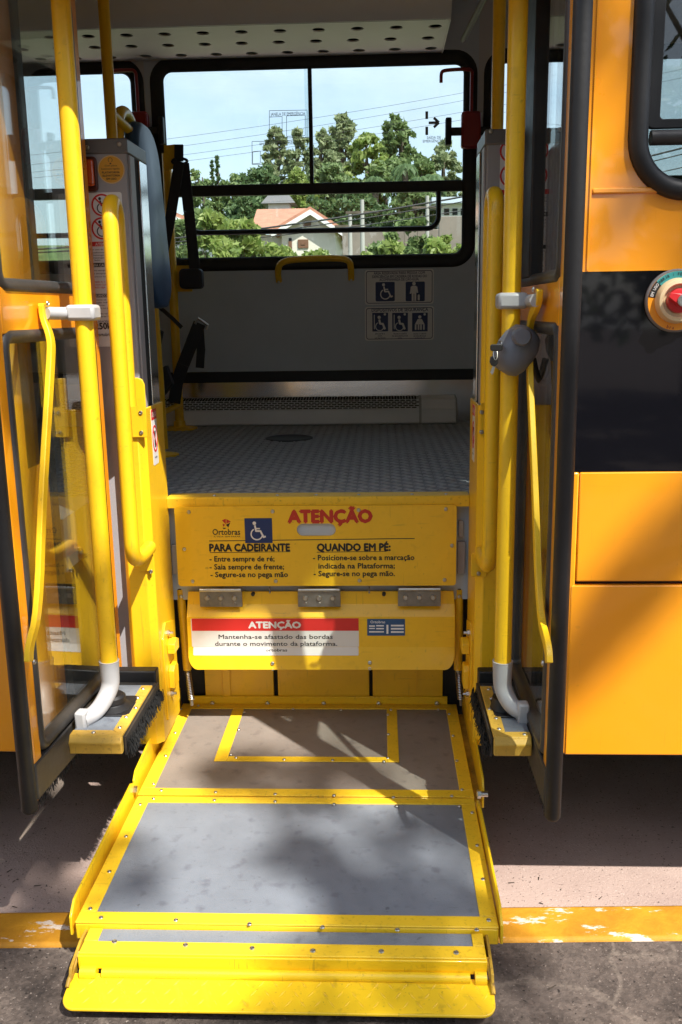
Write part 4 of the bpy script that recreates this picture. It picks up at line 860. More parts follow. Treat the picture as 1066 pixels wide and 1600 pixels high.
s_ = MB(); c = aty(174, 265, CYF); rr = aty(195, 265, CYF)[0] - c[0]; flat(s_, circ(c[0], c[2], rr, 40), P, 0, .0008); rs = s_.build('round_sticker', mat('amber_sticker', (.72, .36, .03), .45), cabL)
s_ = MB(); stroke(s_, [(c[0] + rr * .96 * math.cos(t), c[2] + rr * .96 * math.sin(t)) for t in np.linspace(0, 6.2832, 41)], .0015, P, .0008, .0011, False); s_.build('sticker_rim', CREAM, rs)
pxtext([('Com pisca', 164, 183, 260, 2.6, .01), ('luminoso ligado:', 159, 188, 265, 2.6, .01), ('PLATAFORMA', 160, 187.5, 271, 3, .035), ('ELEVATÓRIA', 161, 188, 276, 3, .035), ('EM USO', 167, 182.5, 281, 3, .035)], CYF, INK, rs, .0013)
s_ = MB(); b = aty(172.5, 250, CYF); stroke(s_, [(b[0] + .0055 * math.cos(t), b[2] + .0055 * math.sin(t)) for t in np.linspace(-1, 4.1, 14)], .001, P, .0008, .0012, False); stroke(s_, [(b[0] - .002, b[2] - .009), (b[0] + .002, b[2] - .009)], .003, P, .0008, .0012, False); s_.build('bulb_symbol', INK, rs)
a = aty(134, 300, CYF); b = aty(151.5, 245, CYF)
lp = MB().prismY(rrect(a[0], b[0], a[2], b[2], .010, 5), CYF - .012, CYF).build('lamp', mat('lamp_base', (.09, .02, .012), .3), cabL, bevel=.003)
MB().prismY(rrect(a[0] + .005, b[0] - .005, a[2] + .012, b[2] - .008, .006, 5), CYF - .024, CYF - .0125).build('lamp_lens', LAMP, lp, bevel=.005)
def instr_label(c, x0, x1, yt, yb, kx):
    s_ = MB(); pxrect(s_, x0, x1, yt, yb, CYF, 0, .0008, .006); lb = s_.build('instruction_label', CREAMP, c)
    H = yb - yt; f = lambda k: yt + H * k; W_ = x1 - x0
    for k0, k1, m_ in ((.318, .352, RED), (.455, .486, INK), (.655, .682, INK)):
        s_ = MB(); pxrect(s_, x0, x1, f(k0), f(k1), CYF, .0008, .0012); s_.build('label_band', m_, lb)
    pxtext([('ATENÇÃO', x0 + W_ * .22, x0 + W_ * .78, f(.346), 4.4, .03), ('PARA CADEIRANTE', x0 + W_ * .08, x0 + W_ * .92, f(.480), 4.2, .03), ('QUANDO EM PÉ', x0 + W_ * .2, x0 + W_ * .8, f(.677), 4.2, .03)], CYF, WHITE, lb, .0016)
    body = [(.375, 'No uso da plataforma:'), (.395, 'plataforma elevatória'), (.412, '• Desengate o freio'), (.429, '• Desengate a trava'), (.445, 'ao lado.'), (.51, 'Entre sempre de ré;'), (.53, 'Saia sempre de frente;'), (.55, 'Segure-se no pega mão'), (.70, 'Posicione-se sobre a'), (.718, 'marcação indicada na'), (.736, 'plataforma;'), (.754, 'Segure-se no pega mão.'), (.79, 'No uso do veículo'), (.808, 'pisca-alerta ligado')]
    pxtext([(t, x0 + W_ * .06, x0 + W_ * min(.94, .06 + len(t) * .041), f(k), 2.3, .01) for k, t in body] + [('CAPACIDADE', x0 + W_ * .25, x0 + W_ * .75, f(.842), 3, .01), ('250kg', x0 + W_ * .22, x0 + W_ * .80, f(.885), 9.5, .045), ('ortobras', x0 + W_ * .32, x0 + W_ * .72, f(.93), 5, .02)], CYF, INK, lb, .0013)
    pxtext([(t, x0 + W_ * .15, x0 + W_ * .85, f(k), 2.4, .02) for k, t in ((.585, 'FREIE A CADEIRA'), (.603, 'RODAS CLIMÁTICAS'), (.621, 'CASO SEJA PRECISO'))], CYF, RED, lb, .0013)
    for k, fk in enumerate((.085, .235)):
        cc = aty(x0 + W_ * .42, f(fk), CYF); r_ = .0265; s_ = MB(); stroke(s_, [(cc[0] + r_ * math.cos(t), cc[2] + r_ * math.sin(t)) for t in np.linspace(0, 6.2832, 33)], .0045, P, .0008, .0013, False); stroke(s_, [(cc[0] - r_ * .7, cc[2] + r_ * .7), (cc[0] + r_ * .7, cc[2] - r_ * .7)], .004, P, .0008, .0019, False); s_.build('prohibition_ring', RED, lb)
        s_ = MB(); wheelchair(s_, cc[0], cc[2], .046, P, .0008, .0011); s_.build('wheelchair_symbol', INK, lb)
instr_label(cabL, 138, 190, 300, 542, 0); instr_label(cabR, 777, 828, 214, 472, 0)

# --- back of the lift well
MB().box(DX0, DX1, .862, .875, -.0, ZF - .16).build('well_wall', DARK, bus)
MB().box(-.70, .32, .690, .699, .52, .845).build('well_panel', GREYP, lift)
sill = MB().prismX([(.652, ZF - .028), (.650, ZF + .002), (.654, ZF + .006), (.715, ZF + .006), (.715, ZF + .0005), (.689, ZF + .0005), (.689, ZF - .028)], -.6475, .2655).build('sill_trim', YELT, lift, bevel=.001)
for x in (330, 430, 492, 560, 645, 700): put('screw', RIV, atz(x, 780.5, ZF + .006) * np.array((1, 0, 1)) + np.array((0, .672, 0)), (0, 0, 1), sill)
YP = .640
a = aty(279, 916, YP); b = aty(714, 789, YP)
wpan = MB().prismY(rrect(a[0], b[0], a[2], b[2], .010, 4), YP, YP + .012)
# hand hole cut as a ring: build the panel with a rounded slot
hx0, hz0 = aty(464, 838, YP)[[0, 2]]; hx1_, hz1_ = aty(524.5, 818, YP)[[0, 2]]
wpan = MB().ring(rrect(a[0], b[0], a[2], b[2], .010, 6), rrect(hx0, hx1_, hz0, hz1_, (hz1_ - hz0) * .495, 6), lambda x, z: (x, YP, z), lambda x, z: (x, YP + .010, z)).build('warning_panel', YEL, lift, smooth=False)
MB().box(hx0 - .02, hx1_ + .02, YP + .0102, YP + .016, hz0 - .02, hz1_ + .02).build('slot_backing', GREYP, wpan)
putpx('screw', SCR, ((295, 800), (426, 799), (560.5, 797), (697, 795.5), (288, 858), (706.5, 852.5), (301, 908.5), (431, 908), (562, 907), (695, 906)), YP, wpan)
pxtext([('ATENÇÃO', 451, 581, 816, 18.5, .085)], YP, REDT, wpan, .0007)
pxtext([('Ortobras', 332.5, 375.5, 835.5, 9, .02), ('A VIDA SEM PARAR', 334, 376, 839.5, 2.2, 0), ('PARA CADEIRANTE', 328, 453, 861, 11, .070), ('QUANDO EM PÉ:', 496, 610, 860.5, 11, .070),
        ('- Entre sempre de ré;', 328, 429, 877, 8, .035), ('- Saia sempre de frente;', 328, 444, 889.5, 8, .035), ('- Segure-se no pega mão', 329.5, 450, 901.5, 8, .035),
        ('- Posicione-se sobre a marcação', 489.5, 647.5, 875, 8, .035), ('indicada na Plataforma;', 498, 617, 888, 8, .035), ('- Segure-se no pega mão.', 490.5, 617, 900, 8, .035)], YP, INK, wpan, .0007)
s_ = MB()
for (x0, y0_), (x1, y1_), wd in (((327, 845.3), (648, 841.3), .0022), ((328, 863.5), (454, 862), .0016), ((495, 862.8), (604, 861.5), .0016)): stroke(s_, [tuple(aty(x0, y0_, YP)[[0, 2]]), tuple(aty(x1, y1_, YP)[[0, 2]])], wd, yplane(YP), 0, .0006, False)
s_.build('rule_lines', INK, wpan)
s_ = MB(); pxrect(s_, 383.5, 425, 809.5, 848.5, YP, .0003, .0009); wf = s_.build('wheelchair_field', NAVY, wpan)
s_ = MB(); c = aty(404, 829, YP); wheelchair(s_, c[0] - .004, c[2], .064, yplane(YP), .0009, .0014); s_.build('wheelchair_symbol', WHITE, wf)
s_ = MB()
for q, m_ in (([(347, 813), (353, 810.5), (353, 819)], REDT), ([(354, 811), (361, 815), (354, 818)], REDT), ([(348, 818), (352, 820), (349, 823)], REDT)): flat(s_, [tuple(aty(*k, YP)[[0, 2]]) for k in q], yplane(YP), .0002, .0007)
s_.build('logo', REDT, wpan, smooth=False)
s_ = MB()
for q in ([(353, 820), (360, 816.5), (357, 824)], [(348, 824.5), (354, 825), (350, 827)]): flat(s_, [tuple(aty(*k, YP)[[0, 2]]) for k in q], yplane(YP), .0002, .0007)
s_.build('logo', INK, wpan, smooth=False)
# hinges
for x0, x1, y0_ in ((313, 378, 918), (466, 532, 918), (622, 689, 917)):
    a = aty(x0, y0_ + 30, YP + .004); b = aty(x1, y0_ + 2, YP + .004)
    h = MB().prismY(rrect(a[0], b[0], a[2], b[2], .002, 2), YP + .002, YP + .0065).build('hinge', HINGE, lift, bevel=.0008)
    MB().tube([(a[0] + .002, YP - .001, b[2] - .002), (b[0] - .002, YP - .001, b[2] - .002)], .0052, 12).build('hinge_knuckle', STEEL, h)
    for k in range(3):
        xx = a[0] + (b[0] - a[0]) * (.18 + .32 * k); MB().lathe((xx, YP + .002, a[2] + (b[2] - a[2]) * .50), (0, -1, 0), [(.0078, 0), (.0078, .0035), (.006, .006), (0, .0062)], 14).build('hinge_rivet', STEEL, h)
        MB().lathe((xx, YP + .0021, a[2] + (b[2] - a[2]) * .16), (0, -1, 0), [(.006, 0), (.005, .001), (0, .001)], 12).build('hinge_hole', HINGE, h)
for x in (396, 600): MB().lathe(aty(x, 927, YP + .02), (0, -1, 0), [(.006, 0), (.006, .012), (.0045, .016), (0, .016)], 12).build('stop_bolt', INK, wpan)
for x in (421.5, 577.0): MB().box(aty(x, 920, .65)[0] - .002, aty(x, 920, .65)[0] + .002, .648, .66, aty(x, 927, .65)[2], aty(x, 918, .65)[2]).build('hinge_spacer', GREYD, lift)
# folded lower panel
prof = [(.668, aty(500, 924, .668)[2]), (.668, aty(500, 944, .668)[2]), (.646, aty(500, 964, .646)[2]), (.646, aty(500, 1011, .646)[2]), (.628, aty(500, 1047, .628)[2])]
xa, xb = aty(293, 990, .646)[0], aty(711, 990, .646)[0]
rows = [(prof[0], 0.004), (prof[1], 0.0), (prof[2], 0), (prof[3], 0)] + [((prof[3][0] + (prof[4][0] - prof[3][0]) * t, prof[3][1] + (prof[4][1] - prof[3][1]) * t), .032 - math.sqrt(max(0, .032 ** 2 - (max(0, t - .30) / .7 * .032) ** 2))) for t in (.3, .45, .6, .72, .82, .9, .96, 1.0)]
rings = [[(xa + i_, y, z), (xb - i_, y, z), (xb - i_, y + .004, z), (xa + i_, y + .004, z)] for (y, z), i_ in rows]
lpan = MB().loft(rings).build('lower_panel', YEL, lift, bevel=.0012, angle=8)
YL = .646
s_ = MB(); pxrect(s_, 300.5, 560.5, 966, 1010.5, YL, 0, .0008, .003); lab_ = s_.build('warning_label', WHITE, lpan)
# lower part of the label lies on the slanted fold
pf = prof[3]; pg = prof[4]; dv = nrm((0, pg[0] - pf[0], pg[1] - pf[1])); plS = Plane((0, pf[0], pf[1]), (1, 0, 0), -dv); la = aty(302.5, 1015, YL)[0]; lb_ = aty(560.5, 1015, YL)[0]
s_ = MB(); flat(s_, rrect(la, lb_, -.026, .0002, .003, 3), plS, 0, .0008); s_.build('label_foot', WHITE, lab_)
s_ = MB(); pxrect(s_, 300.5, 560.5, 966, 985.5, YL, .0008, .0012); s_.build('label_band', RED, lab_)
pxtext([('ATENÇÃO', 389, 470, 981, 9.5, .065)], YL, WHITE, lab_, .0017)
pxtext([('Mantenha-se afastado das bordas', 342, 520, 998, 6.6, .012), ('durante o movimento da plataforma.', 336.5, 527, 1008.8, 6.6, .012)], YL, INK, lab_, .0013)
lettering([('ortobras', aty(415.5, 1015, YL)[0], aty(449, 1015, YL)[0], -.0135, .0085, .02)], plS, INK, lab_, .0013)
s_ = MB(); pxrect(s_, 574, 633, 967, 993, YL, 0, .0012, .002); idp = s_.build('rating_plate', BLUEP, lpan)
pxtext([('Ortobras', 579, 602, 973.5, 4, .02)], YL, CREAMP, idp, .0016)
s_ = MB()
for r_ in ((577, 586, 977, 979), (588, 600, 976.5, 978.5), (577, 586, 981, 982.5), (604, 607, 976, 990), (611, 631, 976, 978.5), (611, 631, 981, 983.5), (588, 600, 981, 983), (577, 600, 986, 988), (611, 631, 986, 988.5)): pxrect(s_, *r_, YL, .0012, .0015)
s_.build('plate_fields', CREAMP, idp, smooth=False)
for x, y in ((426, 1036.5), (578, 1035.5), (426.5, 1045), (578, 1044.5)): put('screw', SCR, aty(x, y, .632), (0, -1, .3), lpan)
# boards below, dark gaps between
YBD = .846
for x0, x1 in ((320, 427.5), (434, 577), (582.5, 692)):
    MB().box(aty(x0, 1060, YBD)[0], aty(x1, 1060, YBD)[0], YBD, YBD + .012, ZD + .0, .50).build('back_board', YEL, lift, bevel=.002)
MB().box(aty(348, 1060, YBD)[0], aty(360, 1060, YBD)[0], YBD - .006, YBD - .0003, ZD + .03, .5).build('board_rib', YEL, lift, bevel=.001); MB().box(aty(651, 1060, YBD)[0], aty(653, 1060, YBD)[0], YBD - .004, YBD - .0003, ZD + .03, .5).build('board_rib', YEL, lift)
# gas struts with springs
for xt, xb_, lab in ((282, 291, 'left'), (717.5, 716, 'right')):
    Ys = .70; a = aty(xt, 920, Ys); b = aty(xb_ + (2 if lab == 'left' else 0), 1046, Ys); c = aty(xb_ + (8 if lab == 'left' else 4), 1093, Ys)
    st = MB().tube([a, b], .0135, 16).build('strut', YEL, lift)
    MB().lathe(a, a - b, [(.0115, -.004), (.0115, .003), (.008, .0035), (0, .0035)], 16).build('strut_cap', INK, st)
    put('bolt', SCR, aty(xt + (1 if lab == 'left' else .5), 932, Ys - .0135), (0, -1, 0), st)
    d = c - b; L_ = np.linalg.norm(d); d = d / L_; u = nrm(np.cross(d, (0, 1, 0))); v = np.cross(d, u); N = 18 * 12
    MB().tube([b + d * L_ * i / N + .0085 * (u * math.cos(2 * math.pi * i / 12) + v * math.sin(2 * math.pi * i / 12)) for i in range(N + 1)], .0021, 6).build('spring', STEEL, st)
    MB().tube([b - d * .01, c + d * .02], .0055, 10).build('strut_rod', HINGE, st)
for x0, x1, y0_, y1_ in ((716, 724, 812, 838), (271.5, 278, 850, 895)):
    a = aty(x0, y1_, .688); b = aty(x1, y0_, .688); MB().prismY(rrect(a[0], b[0], a[2], b[2], .004, 3), .674, .6895).build('latch', PLAS, lift, bevel=.002)
a = aty(714, 895, .688); b = aty(727, 845, .688); MB().box(a[0], b[0], .676, .6895, a[2], b[2]).build('latch_box', GREY, lift, bevel=.002)

# ================================================================== SEAT
seat = thing('passenger_seat', 'blue padded backrest on a yellow tube frame with black safety belts', 'seat', (-.9, 1.9, ZF))
sx = -.862; y0, y1, z0, z1 = 1.36, 1.70, 1.42, 2.085
mb = MB(); rings = []
for t, ins in ((-.028, .018), (-.02, .005), (0, 0), (.02, .005), (.028, .018)):
    rings.append([(sx + t + (z - 1.7) * -.05, y, z) for y, z in rrect(y0 + ins, y1 - ins, z0 + ins, z1 - ins, .12, 6)])
mb.loft(rings).build('backrest', BLUESEAT, seat, angle=50)
MB().tube(smoothpath([(sx - .04, y0 - .005, ZF), (sx - .045, y0 - .005, 1.30), (sx - .055, y0 - .005, 1.95), (sx - .06, y0 + .02, 2.08), (sx - .062, y0 + .12, 2.125), (sx - .062, y1 - .12, 2.10), (sx - .06, y1, 1.95), (sx - .045, y1, 1.30), (sx - .04, y1, ZF)], it=2), .022, 14).build('seat_frame', YEL, seat)
py = 2.36; t = aty(262, 240, py); bt = aty(281, 660, py)
MB().tube([(t[0] - .005, py, t[2]), (bt[0], py, ZF + .0)], .021, 14).build('belt_post', YEL, seat)
MB().lathe((bt[0], py, ZF + .0005), (0, 0, 1), [(.085, 0), (.085, .008), (.03, .014), (.026, .04)], 24).build('post_flange', YEL, seat)
for dx in (-.055, .055): put('bolt', SCR, (bt[0] + dx, py - .02, ZF + .009), (0, 0, 1), seat)
MB().prismY([tuple(aty(*p, py - .02)[[0, 2]]) for p in ((257, 228), (275, 226), (276, 262), (258, 268))], py - .03, py - .015).build('anchor_plate', YEL, seat)
MB().prismY([tuple(aty(*p, py - .035)[[0, 2]]) for p in ((273, 226), (287, 226), (287, 252), (273, 253))], py - .045, py - .032).build('anchor_block', BELT, seat, bevel=.003)
c = aty(281, 252, py - .04); MB().tube([(c[0] + .035 * math.cos(q), py - .04, c[2] + .012 * math.sin(q)) for q in np.linspace(0, 6.28, 16, endpoint=False)], .006, 8, closed=True).build('belt_ring', BELT, seat)
def belt(pts, Y, wd, name='seat_belt'):
    P_ = [aty(*p, Y if not isinstance(Y, list) else Y[i]) for i, p in enumerate(pts)]
    return MB().tube(smoothpath(P_, it=1), 0, flat=(wd, .0015), up=(0, 1, 0)).build(name, BELT, seat)
mb = MB()
def ribbon(pts, wd, Y, mt=BELT, name='seat_belt'):
    P_ = [aty(*p, Y)[[0, 2]] for p in pts]; l, r = [], []
    for i, p in enumerate(P_):
        d = nrm(P_[min(i + 1, len(P_) - 1)] - P_[max(0, i - 1)]); nn = np.array((-d[1], d[0])) * wd / 2; l.append(p + nn); r.append(p - nn)
    mb = MB()
    for i in range(len(P_) - 1): mb.loft([[(q[0], Y + .004 * (i % 2), q[1]) for q in (l[i], r[i], r[i + 1], l[i + 1])], [(q[0], Y + .004 * (i % 2) + .003, q[1]) for q in (l[i], r[i], r[i + 1], l[i + 1])]])
    return mb.build(name, mt, seat, smooth=False)
ribbon(((280, 252), (268, 330), (252, 410), (238, 478)), .047, 2.28); ribbon(((287, 255), (295, 330), (304, 420)), .050, 2.33)
a = aty(284, 452, 2.36); b = aty(318, 420, 2.36); MB().prismY(rrect(a[0], b[0], a[2], b[2], .02, 4), 2.31, 2.37).build('belt_retractor', BELT, seat, bevel=.008)
a = aty(279, 456, 2.40); b = aty(300, 415, 2.40); MB().box(a[0], b[0], 2.373, 2.385, a[2], b[2]).build('retractor_plate', YEL, seat)
ribbon(((312, 505), (300, 535), (286, 570), (276, 600), (272, 630)), .058, 2.26); ribbon(((312, 515), (314, 545), (312, 575)), .04, 2.30)
MB().tube([aty(*p, 2.25) for p in ((305, 506), (310, 498), (325, 508), (322, 515))], .0065, 8).build('belt_buckle', STEEL, seat)
ribbon(((238, 470), (255, 485), (272, 500), (284, 512)), .018, 2.22)
a = aty(238, 560, 2.1); MB().prismY([tuple(aty(*p, 2.1)[[0, 2]]) for p in ((236, 508), (255, 518), (249, 552), (240, 560))], 2.08, 2.12).build('belt_buckle', BELT, seat, bevel=.004)
MB().prismY([tuple(aty(*p, 2.1)[[0, 2]]) for p in ((240, 585), (262, 570), (272, 600), (258, 618), (245, 612))], 2.06, 2.12).build('belt_buckle', BELT, seat, bevel=.006)
MB().prismY([tuple(aty(*p, 2.05)[[0, 2]]) for p in ((241, 590), (246, 573), (254, 579), (248, 592))], 2.04, 2.055).build('buckle_tab', YEL, seat)
MB().tube([aty(232, 655, 2.0), aty(282, 632, 2.34)], .013, 10).build('seat_leg', YEL, seat)
c = atz(266, 712, ZF); MB().lathe((c[0] - .02, c[1], ZF + .0005), (0, 0, 1), [(.055, 0), (.055, .007), (.03, .012), (.0, .012)], 24).build('post_flange', YEL, seat); put('bolt', SCR, (c[0] + .01, c[1], ZF + .009), (0, 0, 1), seat)

# ================================================================== BACKGROUND BEYOND THE FAR WINDOW
def leafcloud(cl, n, size, spread, seed, drop=0.0):
    """cl: list of clump centres (x,y,z,r); n leaves in all"""
    g = np.random.default_rng(seed); cl = np.array(cl); idx = g.integers(0, len(cl), n)
    dirs = g.normal(size=(n, 3)); dirs /= np.linalg.norm(dirs, axis=1)[:, None]
    rad = cl[idx, 3] * g.uniform(.35, 1.0, n) ** .6
    c = cl[idx, :3] + dirs * rad[:, None] * np.array([1, 1, .75]); c[:, 2] -= drop * g.uniform(0, 1, n)
    a = g.normal(size=(n, 3)); a /= np.linalg.norm(a, axis=1)[:, None]; b = np.cross(a, g.normal(size=(n, 3))); b /= np.linalg.norm(b, axis=1)[:, None]
    s_ = size * g.uniform(.6, 1.35, n)[:, None]; a = a * s_; b = b * s_ * .5
    v = np.stack([c - a, c + b, c + a, c - b], axis=1).reshape(-1, 3); f = np.arange(4 * n).reshape(-1, 4)
    me = bpy.data.meshes.new('crown'); me.from_pydata(v.tolist(), [], f.tolist()); return me
def mk(name, me, mt, par):
    me.materials.append(mt); o = bpy.data.objects.new(name, me); COL.objects.link(o); adopt(o, par); return o
def tree(label, base, height, rx, rz_frac, mt, seed, n=1500, leaf=.3, kind='round', trunk_r=.15, group='trees on the hillside', name='tree', cat='tree'):
    base = np.array(base, float); g = random.Random(seed); t = thing(name, label, cat, tuple(base), group); cl = []; mb = MB()
    top = base + np.array((g.uniform(-.04, .04) * height, 0, height)); z0 = height * (1 - rz_frac)
    mb.tube([base + (0, 0, -.3), base + (top - base) * .4, base + (top - base) * .92], [trunk_r, trunk_r * .75, trunk_r * .2], 8)
    for k in range({'round': 34, 'tall': 36, 'conifer': 24, 'flat': 30}[kind]):
        if kind == 'conifer':
            h = (k + .5) / 24; a = k * 2.4; r = rx * (1 - h) * .75; c = base + np.array((r * math.cos(a), r * math.sin(a), z0 + (height - z0) * h)); cl.append((*c, rx * .28 * (1.1 - h)))
        else:
            a = g.uniform(0, 6.28); h = g.uniform(.04, .96); e = math.sqrt(max(.05, 1 - (2 * h - 1) ** 2)) if kind != 'flat' else 1 - .4 * h
            r = rx * e * g.uniform(.25, .85); c = base + np.array((r * math.cos(a), r * math.sin(a), z0 + (height - z0) * h)); cl.append((*c, rx * g.uniform(.12, .36)))
        if k % 3 == 0: mb.tube([base + (top - base) * max(.25, (c[2] - base[2]) / height - .22), (base + c) * .0 + c], [trunk_r * .35, trunk_r * .08], 5)
    if kind != 'conifer':
        for k in range(60):
            d = np.array([g.gauss(0, 1) for _ in range(3)]); d = d / np.linalg.norm(d) * g.uniform(.3, 1) ** .5; cz = (z0 + height) / 2
            cl.append((base[0] + d[0] * rx * 1.08, base[1] + d[1] * rx * 1.08, base[2] + cz + d[2] * (height - z0) / 2 * .95, rx * g.uniform(.06, .2)))
    mb.build('trunk', BARK, t); mk('crown', leafcloud(cl, int(n * 2.3), leaf * .55, 1, seed), mt, t); return t
def tpx(label, px, ptop, pwid, Y, mt, seed, frac=.75, n=1500, leaf=.3, kind='round', **k):
    top = aty(px, ptop, Y); base = (top[0], Y, hill_z(top[0], Y)); rx = pwid / F * (Y + 2.05) / 2
    return tree(label, base, top[2] - base[2], rx, frac, mt, seed, n, leaf, kind, **k)
tpx('tall airy gum tree left of the other tall gum, against the sky', 539, 176, 48, 62, LEAFO, 1, .55, 1300, .42, 'tall', trunk_r=.3)
tpx('tallest gum tree with bare gaps, right of the window centre', 622, 172, 52, 60, LEAF, 2, .62, 1500, .40, 'tall', trunk_r=.3)
tpx('rounded gum tree just right of the window mullion', 503, 201, 50, 56, LEAFO, 3, .72, 1500, .38, 'tall', trunk_r=.28)
tpx('yellow-green broad tree between the two tall gums', 576, 206, 66, 58, LEAFL, 4, .7, 1700, .40, 'round', trunk_r=.28)
tpx('olive gum tree at the right edge of the far window', 692, 216, 62, 54, LEAFO, 5, .75, 1800, .36, 'tall', trunk_r=.26)
tpx('leafy tree between the palms and the right gum tree', 655, 238, 50, 52, LEAF, 6, .75, 1300, .36)
tpx('tall gum tree behind the window sticker, left of the mullion', 433, 196, 42, 64, LEAFO, 7, .6, 1200, .42, 'tall', trunk_r=.28)
tpx('second gum tree behind the window sticker, beside the mullion', 466, 200, 46, 63, LEAFO, 8, .62, 1300, .42, 'tall', trunk_r=.28)
tpx('dark green flat-topped spreading tree beyond the small tower', 405, 262, 84, 50, LEAFD, 9, .5, 2200, .30, 'flat', trunk_r=.25)
tpx('thin dark conifer with pointed top left of the flat-topped tree', 339, 243, 26, 55, LEAFD, 10, .9, 900, .26, 'conifer', trunk_r=.16)
tpx('shorter dark conifer beside the pointed one', 331, 250, 18, 56, LEAFD, 11, .85, 600, .26, 'conifer', trunk_r=.14)
tpx('low round tree at the left end of the skyline', 316, 264, 62, 48, LEAF, 12, .8, 1700, .30)
tpx('low bushy tree right of the dark conifers', 364, 272, 60, 47, LEAF, 13, .8, 1600, .30)
tpx('bushy light tree left of the mullion above the tower', 470, 262, 60, 48, LEAFL, 14, .8, 1600, .30)
tpx('dark shady tree behind the gabled house roof', 388, 300, 60, 44, LEAFD, 15, .85, 1600, .28)
tpx('broad tree filling behind the palms', 605, 250, 110, 57, LEAF, 16, .85, 2600, .38)
tpx('broad low tree under the rounded gum tree', 520, 255, 80, 50, LEAF, 17, .85, 2000, .34)
tpx('bushy tree behind the gable end of the house', 500, 305, 60, 45, LEAFD, 41, .9, 1800, .26)
tpx('dark thicket tree right of the house', 565, 300, 90, 44, LEAFD, 42, .95, 2600, .26)
tpx('green tree above the far terrace', 650, 290, 80, 43, LEAF, 43, .9, 2200, .26)
def palm(label, px, ptop, Y, seed, crownpx=44):
    top = aty(px, ptop + 18, Y); base = np.array((top[0], Y, hill_z(top[0], Y))); g = random.Random(seed); R_ = crownpx / F * (Y + 2) / 2
    t = thing('palm_tree', label, 'palm tree', tuple(base), 'palms below the tall gums'); MB().tube([base + (0, 0, -.3), (base + top) / 2 + (g.uniform(-.2, .2), 0, 0), top], [.22, .17, .15], 8).build('trunk', BARK, t)
    mb = MB()
    for k in range(20):
        a = k * 2.399 + g.uniform(-.2, .2); el = g.uniform(-.2, 1.1); pts = []
        for i in range(8):
            s_ = i / 7; pts.append(top + np.array((math.cos(a) * R_ * s_ * math.cos(el * .6), math.sin(a) * R_ * s_ * math.cos(el * .6), R_ * (math.sin(el) * s_ * 1.0 - s_ * s_ * 1.05))))
        side = np.array((-math.sin(a), math.cos(a), 0))
        for i in range(7):
            for q in (0, .5):
                p = pts[i] * (1 - q) + pts[i + 1] * q; d = pts[i + 1] - pts[i]; l_ = R_ * .42 * (1 - .5 * abs(i / 7 - .4))
                for sg in (-1, 1): mb.add([p, p + d * .45, p + d * 1.0 + side * sg * l_ * .8 - np.array((0, 0, l_ * .55))], [(0, 1, 2)])
    mb.build('crown', LEAFD, t, smooth=False)
for i, (px, pt, Y, lab) in enumerate(((548, 268, 46, 'leftmost palm, its fronds just above the window bar'), (588, 262, 45, 'palm in the middle of the window, left of the taller palm'), (632, 242, 48, 'tallest palm, rounded crown under the tallest gum'), (655, 262, 45, 'palm right of the tallest palm'), (677, 258, 46, 'rightmost palm beside the olive gum'))): palm(lab, px, pt, Y, 50 + i)
# near shrubs just beyond the bus
def shrub(label, px, ptop, pwid, Y, mt, seed, n=2600, leaf=.05, zb=None):
    top = aty(px, ptop, Y); gz = hill_z(top[0], Y) if Y > 6 else -.12; rx = pwid / F * (Y + 2.05) / 2; h = top[2] - gz; g = random.Random(seed); t = thing('shrub', label, 'shrub', (top[0], Y, gz), 'shrubs beside the bus'); cl = []; mb = MB()
    for k in range(22):
        a = g.uniform(0, 6.28); r = rx * math.sqrt(g.uniform(0, 1)) * .85; z = gz + h * g.uniform(.25, .93); cl.append((top[0] + r * math.cos(a), Y + .6 * r * math.sin(a), z, rx * .3))
        mb.tube([(top[0] + r * .2 * math.cos(a), Y, gz - .1), (top[0] + r * .8 * math.cos(a), Y + .5 * r * math.sin(a), z)], [.02, .006], 5)
    mb.build('stems', BARK, t); mk('foliage', leafcloud(cl, n, leaf, 1, seed), mt, t)
shrub('large-leaved light green shrub at the lower left of the far window', 345, 314, 110, 11, LEAFL, 21, 3200, .085)
shrub('light green shrub under the large-leaved one, at the window sill', 375, 372, 140, 9.5, LEAFL, 22, 3200, .06)
shrub('small shrub at the far left of the window beside the belt', 285, 372, 60, 10, LEAF, 23, 1800, .06)
shrub('feathery green shrub at the lower right of the far window', 655, 370, 120, 11, LEAFL, 24, 3200, .06)
shrub('taller shrub against the brown wall at the right window edge', 705, 355, 60, 12, LEAFL, 25, 2000, .06)
shrub('low shrub in front of the house wall', 540, 384, 110, 12, LEAFL, 26, 2400, .06)
shrub('shrub hiding the foot of the cream gabled house', 470, 383, 90, 14, LEAFL, 30, 2200, .07)
shrub('green shrub by the terrace below the palms', 600, 376, 70, 16, LEAF, 27, 2000, .08)
shrub('green bush on the terrace above the wall', 640, 338, 70, 30, LEAF, 28, 1800, .14)
shrub('dense bush behind the left roof', 300, 320, 70, 24, LEAF, 29, 2200, .12)
